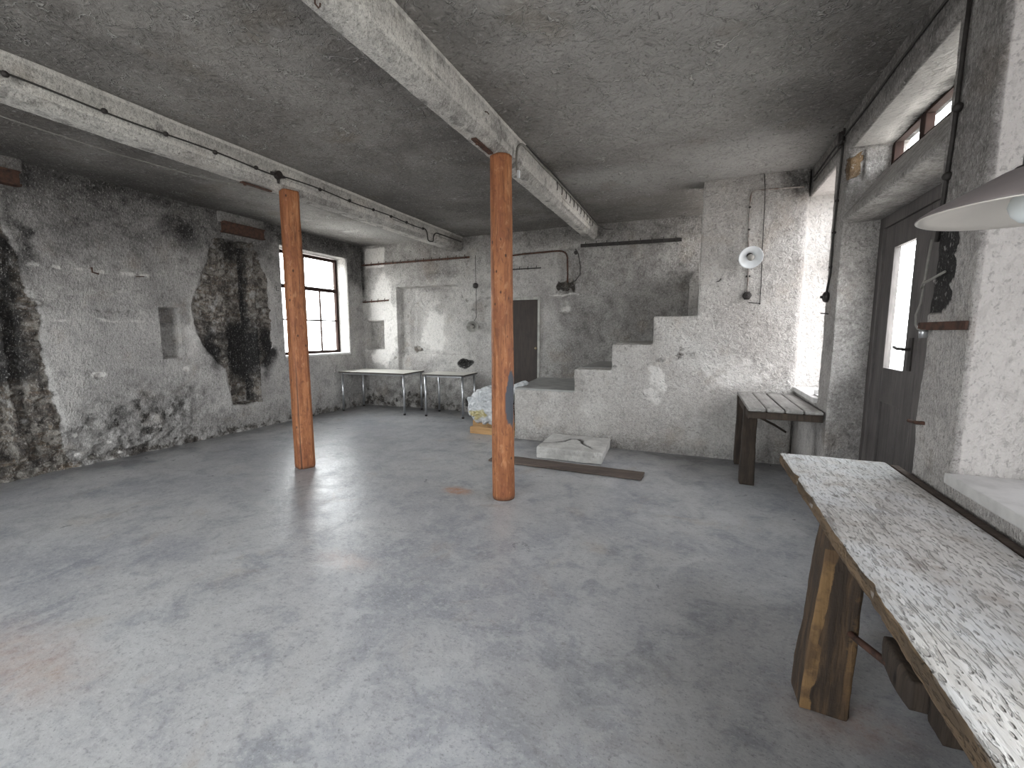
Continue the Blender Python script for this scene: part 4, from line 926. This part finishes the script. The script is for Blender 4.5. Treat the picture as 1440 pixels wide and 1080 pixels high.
# ---- conduits and cables
def run(name, label, pts, r, m, clips=(), cm=None, group=None, cat='cable', cn='clip', cs=.018, seg=8):
    t = thing(name, label, cat, pts[0], 0, group); o0 = Vector(pts[0])
    tube('cable_run' if cat == 'cable' else 'pipe_run', [Vector(p)-o0 for p in pts], r, m, t, seg)
    for c in clips:
        bm = bmesh.new(); bmesh.ops.create_icosphere(bm, subdivisions=2, radius=cs); bmesh.ops.translate(bm, verts=bm.verts, vec=Vector(c)-o0); from_bm(cn, bm, cm or M['iron'], t, True)
    return t
xw = YS-.012
run('conduit', 'thin pale conduit bent over the top of the stair wall, down to the enamel lamp', [(1.02, xw, 3.165), (.60, xw, 3.18)]+arc((.56, xw, 3.18), (.50, xw, 3.18), (.50, xw, 3.10))+[(.50, xw, 2.9), (.505, xw-.002, 2.6), (.51, xw, 2.55)], .008, M['limedpipe'], [(.50, xw, 3.0), (.505, xw, 2.75)], cat='conduit', cn='clip', cs=.014)
run('conduit', 'short conduit between the enamel lamp and the switch box on the stair wall', [(.52, xw, 2.36), (.525, xw, 2.2), (.525, xw, 2.03)], .008, M['limedpipe'], [(.51, xw, 2.22), (.54, xw, 2.22)], cat='conduit', cs=.012)
run('wire', 'thin wire dropping down the stair wall just right of the enamel lamp', [(.625, xw, ZC-.0), (.640, xw-.012, 3.2), (.645, xw-.012, 3.1), (.65, xw, 2.8), (.655, xw, 2.4), (.665, xw, 2.1), (.662, xw, 1.92), (.655, xw, 1.905), (.55, xw, 1.915)], .0045, M['cable'], [(.662, xw, 1.90)], cs=.01)
xb_ = -4.150
ycl = [1.55, 2.065, 2.48, 2.89, 3.30, 4.12, 4.6, 5.05, 5.43, 5.8, 6.24]
bp = [(xb_, y, 3.205+.008*math.sin(y*5)+(y > 3.6)*.022) for y in np.arange(-2.9, 6.28, .08)]
t = run('conduit', 'long dark conduit with round clips along the left ceiling beam', bp, .007, M['cable'], [(xb_-.003, y, 3.207+(y > 3.6)*.022) for y in ycl], cs=.021, cat='conduit')
t = thing('junction_box', 'black junction box on the left ceiling beam just before the squared post', 'junction box', (xb_, 3.55, 3.215))
bm = bmesh.new(); rot = Matrix.Rotation(R(90), 4, 'Y')
bmesh.ops.create_cone(bm, cap_ends=True, segments=20, radius1=.045, radius2=.04, depth=.05, matrix=rot); from_bm('box_body', bm, M['bakelite'], t, False)
for a in (0, 180, 90):
    v = Vector((0, math.cos(R(a)), -math.sin(R(a)))); tube('gland', [v*.035, v*.085], .015, M['bakelite'], t, rs=[.018, .012])
run('conduit', 'dark conduit looping under the far end of the left ceiling beam', [(xb_, 6.26, 3.235)]+arc((xb_, 6.27, 3.235), (xb_, 6.36, 3.23), (xb_, 6.36, 3.12))+[(xb_, 6.37, 3.085)]+arc((xb_, 6.38, 3.075), (xb_-.03, 6.44, 3.06), (xb_, 6.52, 3.08))+arc((xb_, 6.53, 3.10), (xb_, 6.54, 3.24), (xb_, 6.68, 3.24))+[(xb_, 7.0, 3.245), (xb_, 7.5, 3.25)], .010, M['cable'], cat='conduit')
run('wire', 'pale slack wire strung below the ceiling left of the left beam', [(-4.60, 1.2, 3.13), (-4.60, 1.7, 3.08), (-4.58, 2.3, 3.06), (-4.54, 2.9, 3.065), (-4.44, 3.3, 3.08), (-4.36, 3.42, 3.095)], .004, M['greycable'])
# right-hand beam fittings
x2 = -1.592
run('cable', 'curved dark cable running down the side of the right beam beside the round post', [(x2+.0, 3.95, 3.03), (x2, 3.93, 3.10), (x2, 3.94, 3.2)]+arc((x2, 3.95, 3.24), (x2+.01, 4.0, 3.31), (x2+.01, 4.1, 3.315))+[(x2+.01, 4.6, 3.31), (x2+.015, 5.2, 3.315), (x2+.015, 6.2, 3.31), (x2+.01, 7.3, 3.29)], .011, M['greycable'])
run('cable', 'second thinner cable along the top of the right beam', [(x2+.012, 4.15, 3.335), (x2+.03, 4.9, 3.33), (x2+.02, 5.6, 3.335), (x2+.02, 6.6, 3.328), (x2+.04, 7.35, 3.29), (x2+.12, 7.48, 3.25), (x2+.25, 7.53, 3.24)], .008, M['cable'])
t = thing('cable_connector', 'small white connector at the cable end beside the top of the round post', 'connector', (x2+.012, 3.95, 3.01))
bevelled('connector_body', [(-.011, .011, -.016, .016, -.03, .035)], M['enamel'], t, .004)
bevelled('connector_collar', [(-.008, .008, -.010, .010, .034, .055)], M['framegrey'], t, .002)
first = None
ORD = ['first', 'second', 'third', 'fourth', 'fifth', 'sixth', 'seventh', 'eighth', 'ninth', 'tenth', 'farthest']
for k in range(11):
    y = 5.18+k*.19
    if first is None:
        first = thing('cable_cleat', 'thin iron cleat across the side of the right beam', 'cleat', (x2, y, 3.27), 0, 'row of thin iron cleats on the right beam')
        tube('cleat_pin', [(.012, -.03, .045), (.014, 0, -.005), (.006, .005, -.05)], .005, M['iron'], first, 6); c = first
    else:
        c = first.copy(); C.objects.link(c); c.location = (x2, y, 3.27)
        for ch in first.children: q = ch.copy(); C.objects.link(q); q.parent = c
    c['label'] = 'thin iron cleat on the right beam, '+ORD[k]+' in the row counted from the round post'
t = thing('strap_bracket', 'rusty iron strap on the underside of the right beam against the round post', 'bracket', (-1.69, 3.43, 3.088))
bevelled('strap', [(-.022, .022, -.16, .16, -.014, .0)], M['rust'], t, .003); lathe('bolt_head', [(0, -.03), (.014, -.03), (.014, -.012), (0, -.012)], M['rust'], t, 6, T3(0, -.10, 0))
t = thing('strap_bracket', 'rusty iron strap under the left beam just left of the squared post', 'bracket', (-4.33, 3.40, 3.088))
bevelled('strap', [(-.022, .022, -.14, .2, -.014, .0)], M['rust'], t, .003); lathe('bolt_head', [(0, -.03), (.014, -.03), (.014, -.012), (0, -.012)], M['rust'], t, 6, T3(0, -.10, 0))
def hook(label, loc, pts, m=None, r=.005, name='iron_hook', group=None):
    o = tube(name, pts, r, m or M['iron']); o.location = loc; return tag(o, label, 'hook', group)
hook('small rusty hook on the underside of the right beam at the top edge', (-1.70, 1.71, 3.10), [(0, 0, 0), (0, 0, -.02), (.01, .01, -.035), (.02, .01, -.03), (.022, .01, -.018)], M['rust'], .004)
hook('small bent iron hook on the side of the right beam near the round post', (x2, 3.28, 3.26), [(-.01, 0, .01), (.02, 0, 0), (.03, 0, -.015), (.025, .015, -.01)], M['rust'], .004)
hook('small iron hook on the stair wall left of the enamel lamp', (.235, YS, 2.215), [(0, .02, 0), (0, -.02, -.02), (-.02, -.03, -.04), (-.045, -.03, -.045)], None, .006)
hook('thin iron peg across the edge of the far pier', (XR, 4.86, 1.735), [(.02, .02, 0), (-.01, 0, 0), (-.02, .03, .005), (-.03, .13, .01)], None, .005)
hook('rusty iron peg sticking out low on the near pier', (XR, 2.90, 1.10), [(.03, -.05, .005), (-.01, -.03, .005), (-.02, .0, 0), (-.02, .09, -.005)], M['rust'], .010)
hook('tiny hook on the left wall beside the rear window', (XL, 5.47, 2.30), [(0, 0, .05), (.03, 0, .04), (.03, 0, -.03), (.03, .05, -.03)], None, .005)
hook('small rusty clamp on the pale band of the left wall', (XL, 3.0, 2.29), [(-.02, 0, .03), (.02, 0, .03), (.02, 0, -.02), (.02, .06, -.035)], M['rust'], .009)
hook('flat rusty peg at the right end of the pale band on the left wall', (XL, 3.50, 2.27), [(-.02, -.06, 0), (.02, -.05, 0), (.02, .03, .01)], M['rust'], .006)
# flat bar on the near pier
t = thing('flat_bar', 'horizontal rusty flat iron bar fixed across the near pier', 'iron bar', (XR-.01, 2.76, 1.60))
bevelled('bar', [(-.012, .0, -.21, .24, -.02, .02)], M['rust'], t, .003); lathe('bolt', [(0, -.03), (.017, -.03), (.02, 0), (.017, .012), (0, .012)], M['chrome'], t, 12, T3(-.015, .16, -.03))
# ropes / cables down the piers
run('cable', 'dark cable hanging down the edge of the far pier to the brown switch', [(XR-.015, 4.78, 3.30), (XR-.012, 4.80, 3.1), (XR-.012, 4.84, 2.7), (XR-.015, 4.85, 2.4), (XR-.012, 4.86, 2.1), (XR-.02, 4.90, 1.93)], .009, M['cable'], [(XR-.012, 4.84, 2.72), (XR-.012, 4.85, 2.45), (XR-.012, 4.86, 2.15)], cs=.016)
run('conduit', 'thin dark conduit along the top of the right wall above the openings', [(XR-.012, y, 3.235+.006*math.sin(y*4)) for y in np.arange(-2.8, 5.9, .12)], .008, M['cable'], cat='conduit')
run('conduit', 'second conduit below it along the top of the far right wall', [(XR-.012, y, 3.185) for y in np.arange(4.75, 5.92, .12)], .006, M['cable'], cat='conduit')
t = thing('cable_junction', 'tangled black cable junction at the top of the far pier', 'junction box', (XR-.02, 4.80, 3.22))
bm = bmesh.new(); 
for q in range(6): tube_bm(bm, [(random.uniform(-.02, .0), random.uniform(-.05, .05), random.uniform(-.08, .06)) for _ in range(4)], .010, 6)
from_bm('cable_bundle', bm, M['cable'], t, True); bevelled('box_body', [(-.035, .01, -.035, .03, -.04, .05)], M['bakelite'], t, .006)
run('conduit', 'dark conduit down the near pier beside the door', [(XR-.010, 2.85, 3.3), (XR-.012, 2.86, 2.9), (XR-.012, 2.87, 2.5), (XR-.012, 2.89, 2.3), (XR-.010, 2.91, 2.12), (XR-.008, 2.93, 2.02)], .010, M['iron'], [(XR-.012, 2.85, 2.62), (XR-.012, 2.88, 2.32)], cat='conduit', cs=.022)
run('cable', 'pale frayed cable hanging across the black hollows of the near pier', [(XR-.012, 2.97, 2.04), (XR-.014, 2.985, 1.93), (XR-.016, 2.99, 1.84), (XR-.03, 2.98, 1.80), (XR-.035, 2.95, 1.82), (XR-.03, 2.90, 1.83), (XR-.012, 2.80, 1.86)], .006, M['greycable'])
run('cable', 'pale thin loose cable loop dangling beside the door by the near pier', [(XR-.02, 2.985, 1.81), (XR-.02, 3.0, 1.72), (XR-.025, 3.03, 1.66), (XR-.02, 3.035, 1.61), (XR-.02, 3.0, 1.585), (XR-.02, 2.96, 1.58)], .005, M['greycable'])

# ---- rails on the back wall
def rail(name, label, x0, x1, z0, z1, h, m, pegs, cat='rail', pegname='peg', pl=.03, up=1):
    t = thing(name, label, cat, (x0, YB-(.01 if x0 < -3.6 else .012 if z0 < 2.8 else .055), z0)); L_ = x1-x0; s = (z1-z0)
    bm = bmesh.new(); n = 24
    for k in range(n):
        pass
    v4 = box(bm, 0, L_, -.022, .0, -h/2, h/2)
    for v_ in v4: v_.co.z += s*(v_.co.x/L_)
    bmesh.ops.bevel(bm, geom=list(bm.edges), offset=.003, segments=1, affect='EDGES'); from_bm('rail_bar', bm, m, t)
    for q in range(pegs):
        x = L_*(q+.5)/pegs; z = s*x/L_
        tube(pegname, [(x, -.02, z+up*(h/2+pl)), (x, -.035, z+up*h/2), (x, -.035, z-h/2-.01)], .006, m, t, 6)
    return t
rail('tool_rail', 'long rusty iron rail high on the back wall left of the round post', -6.60, -4.03, 2.965, 2.975, .035, M['rust'], 14)
rail('tool_rail', 'short rusty rail on the back wall above the small niche', -6.60, -5.93, 2.20, 2.225, .03, M['rust'], 4)
rail('tool_rail', 'thin dark pegged rail on the back wall just above the dark door', -3.4, -2.60, 2.70, 2.70, .018, M['iron'], 5)
rail('tool_rail', 'heavy dark iron rail on the back wall above the stairs', -1.88, -.28, 3.02, 3.0, .055, M['iron'], 9)
yb = YB-.03
run('conduit', 'rusty conduit along the back wall bending down to the broken plaster', [(-3.4, yb-.02, 2.93), (-2.9, yb-.02, 2.955), (-2.35, yb-.02, 2.965)]+arc((-2.28, yb-.01, 2.965), (-2.13, yb, 2.965), (-2.12, yb, 2.84))+[(-2.11, yb, 2.6), (-2.11, yb, 2.42)], .014, M['rust'], cat='conduit')
run('cable', 'thin dark cable looping down the back wall beside the rusty conduit', [(-1.98, yb, 2.98), (-1.93, yb, 2.9), (-1.89, yb, 2.7), (-1.89, yb, 2.55), (-1.97, yb, 2.45), (-2.05, yb, 2.42)], .008, M['cable'], [(-1.97, yb, 2.92)], cs=.035)
run('wire', 'thin wire hanging down the back wall to the dusty lamp', [(-3.90, yb, 3.0), (-3.895, yb, 2.7), (-3.89, yb, 2.45), (-3.885, yb, 2.1), (-3.89, yb, 1.85), (-3.95, yb, 1.76)], .005, M['cable'])
t = thing('ceiling_hook_box', 'small black porcelain switch on the back wall above the dusty lamp', 'switch', (-3.895, yb, 2.44))
lathe('switch_body', [(0, 0), (.055, 0), (.05, .03), (.02, .04), (0, .04)], M['bakelite'], t, 12, Matrix.Rotation(R(90), 4, 'X')); tube('switch_lever', [(0, -.03, 0), (.0, -.05, -.05)], .006, M['bakelite'], t)
t.name = 'rotary_switch'

# ---- steel beam ends over the hacked-open chimneys
def stub(label, y0, y1, z0, z1, lip=.02, dpt=.16):
    t = thing('steel_beam_end', label, 'steel beam', (XL, y0, z0)); w = y1-y0; h = z1-z0
    bevelled('flange', [(-.06, dpt, 0, w, 0, .022), (-.06, dpt, 0, w, h-.022, h)], M['rust'], t, .004)
    bevelled('web', [(-.06, dpt-.012, 0.01, w-.01, .02, h-.02)], M['rust'], t, .003)
    return t
stub('rusty steel beam end high on the left wall over the sooty flue', 4.60, 5.27, 3.05, 3.21, dpt=.10)
stub('rusty steel beam end high on the far left edge of the left wall', 1.9, 2.46, 3.07, 3.22, dpt=.10)
bm = bmesh.new(); box(bm, XL-.05, XL+.05, 4.56, 5.30, 3.20, ZC+.02); box(bm, XL-.05, XL+.05, 1.85, 2.5, 3.21, ZC+.02); o = remeshed('wall_left', bm, .02); smooth_mesh(o, 1); roughen(o, .006, 5); setmask(o.data, .45, 0, .1); o.data.materials.append(M['left']); tag(o, kind='structure')

# ---- sill clutter at the far window
t = thing('wooden_block', 'small pale wooden frame lying on the far window sill above the small workbench', 'frame', (XR+.09, 5.20, .936))
bevelled('frame_bar', [(-.06, .06, -.10, -.085, 0, .05)], M['sill'], t, .002); bevelled('frame_bar', [(-.06, .06, .085, .10, 0, .05)], M['sill'], t, .002); bevelled('frame_base', [(-.06, .06, -.085, .085, 0, .012)], M['sill'], t, .002); t.name = 'small_frame'
bpy.context.view_layer.update()
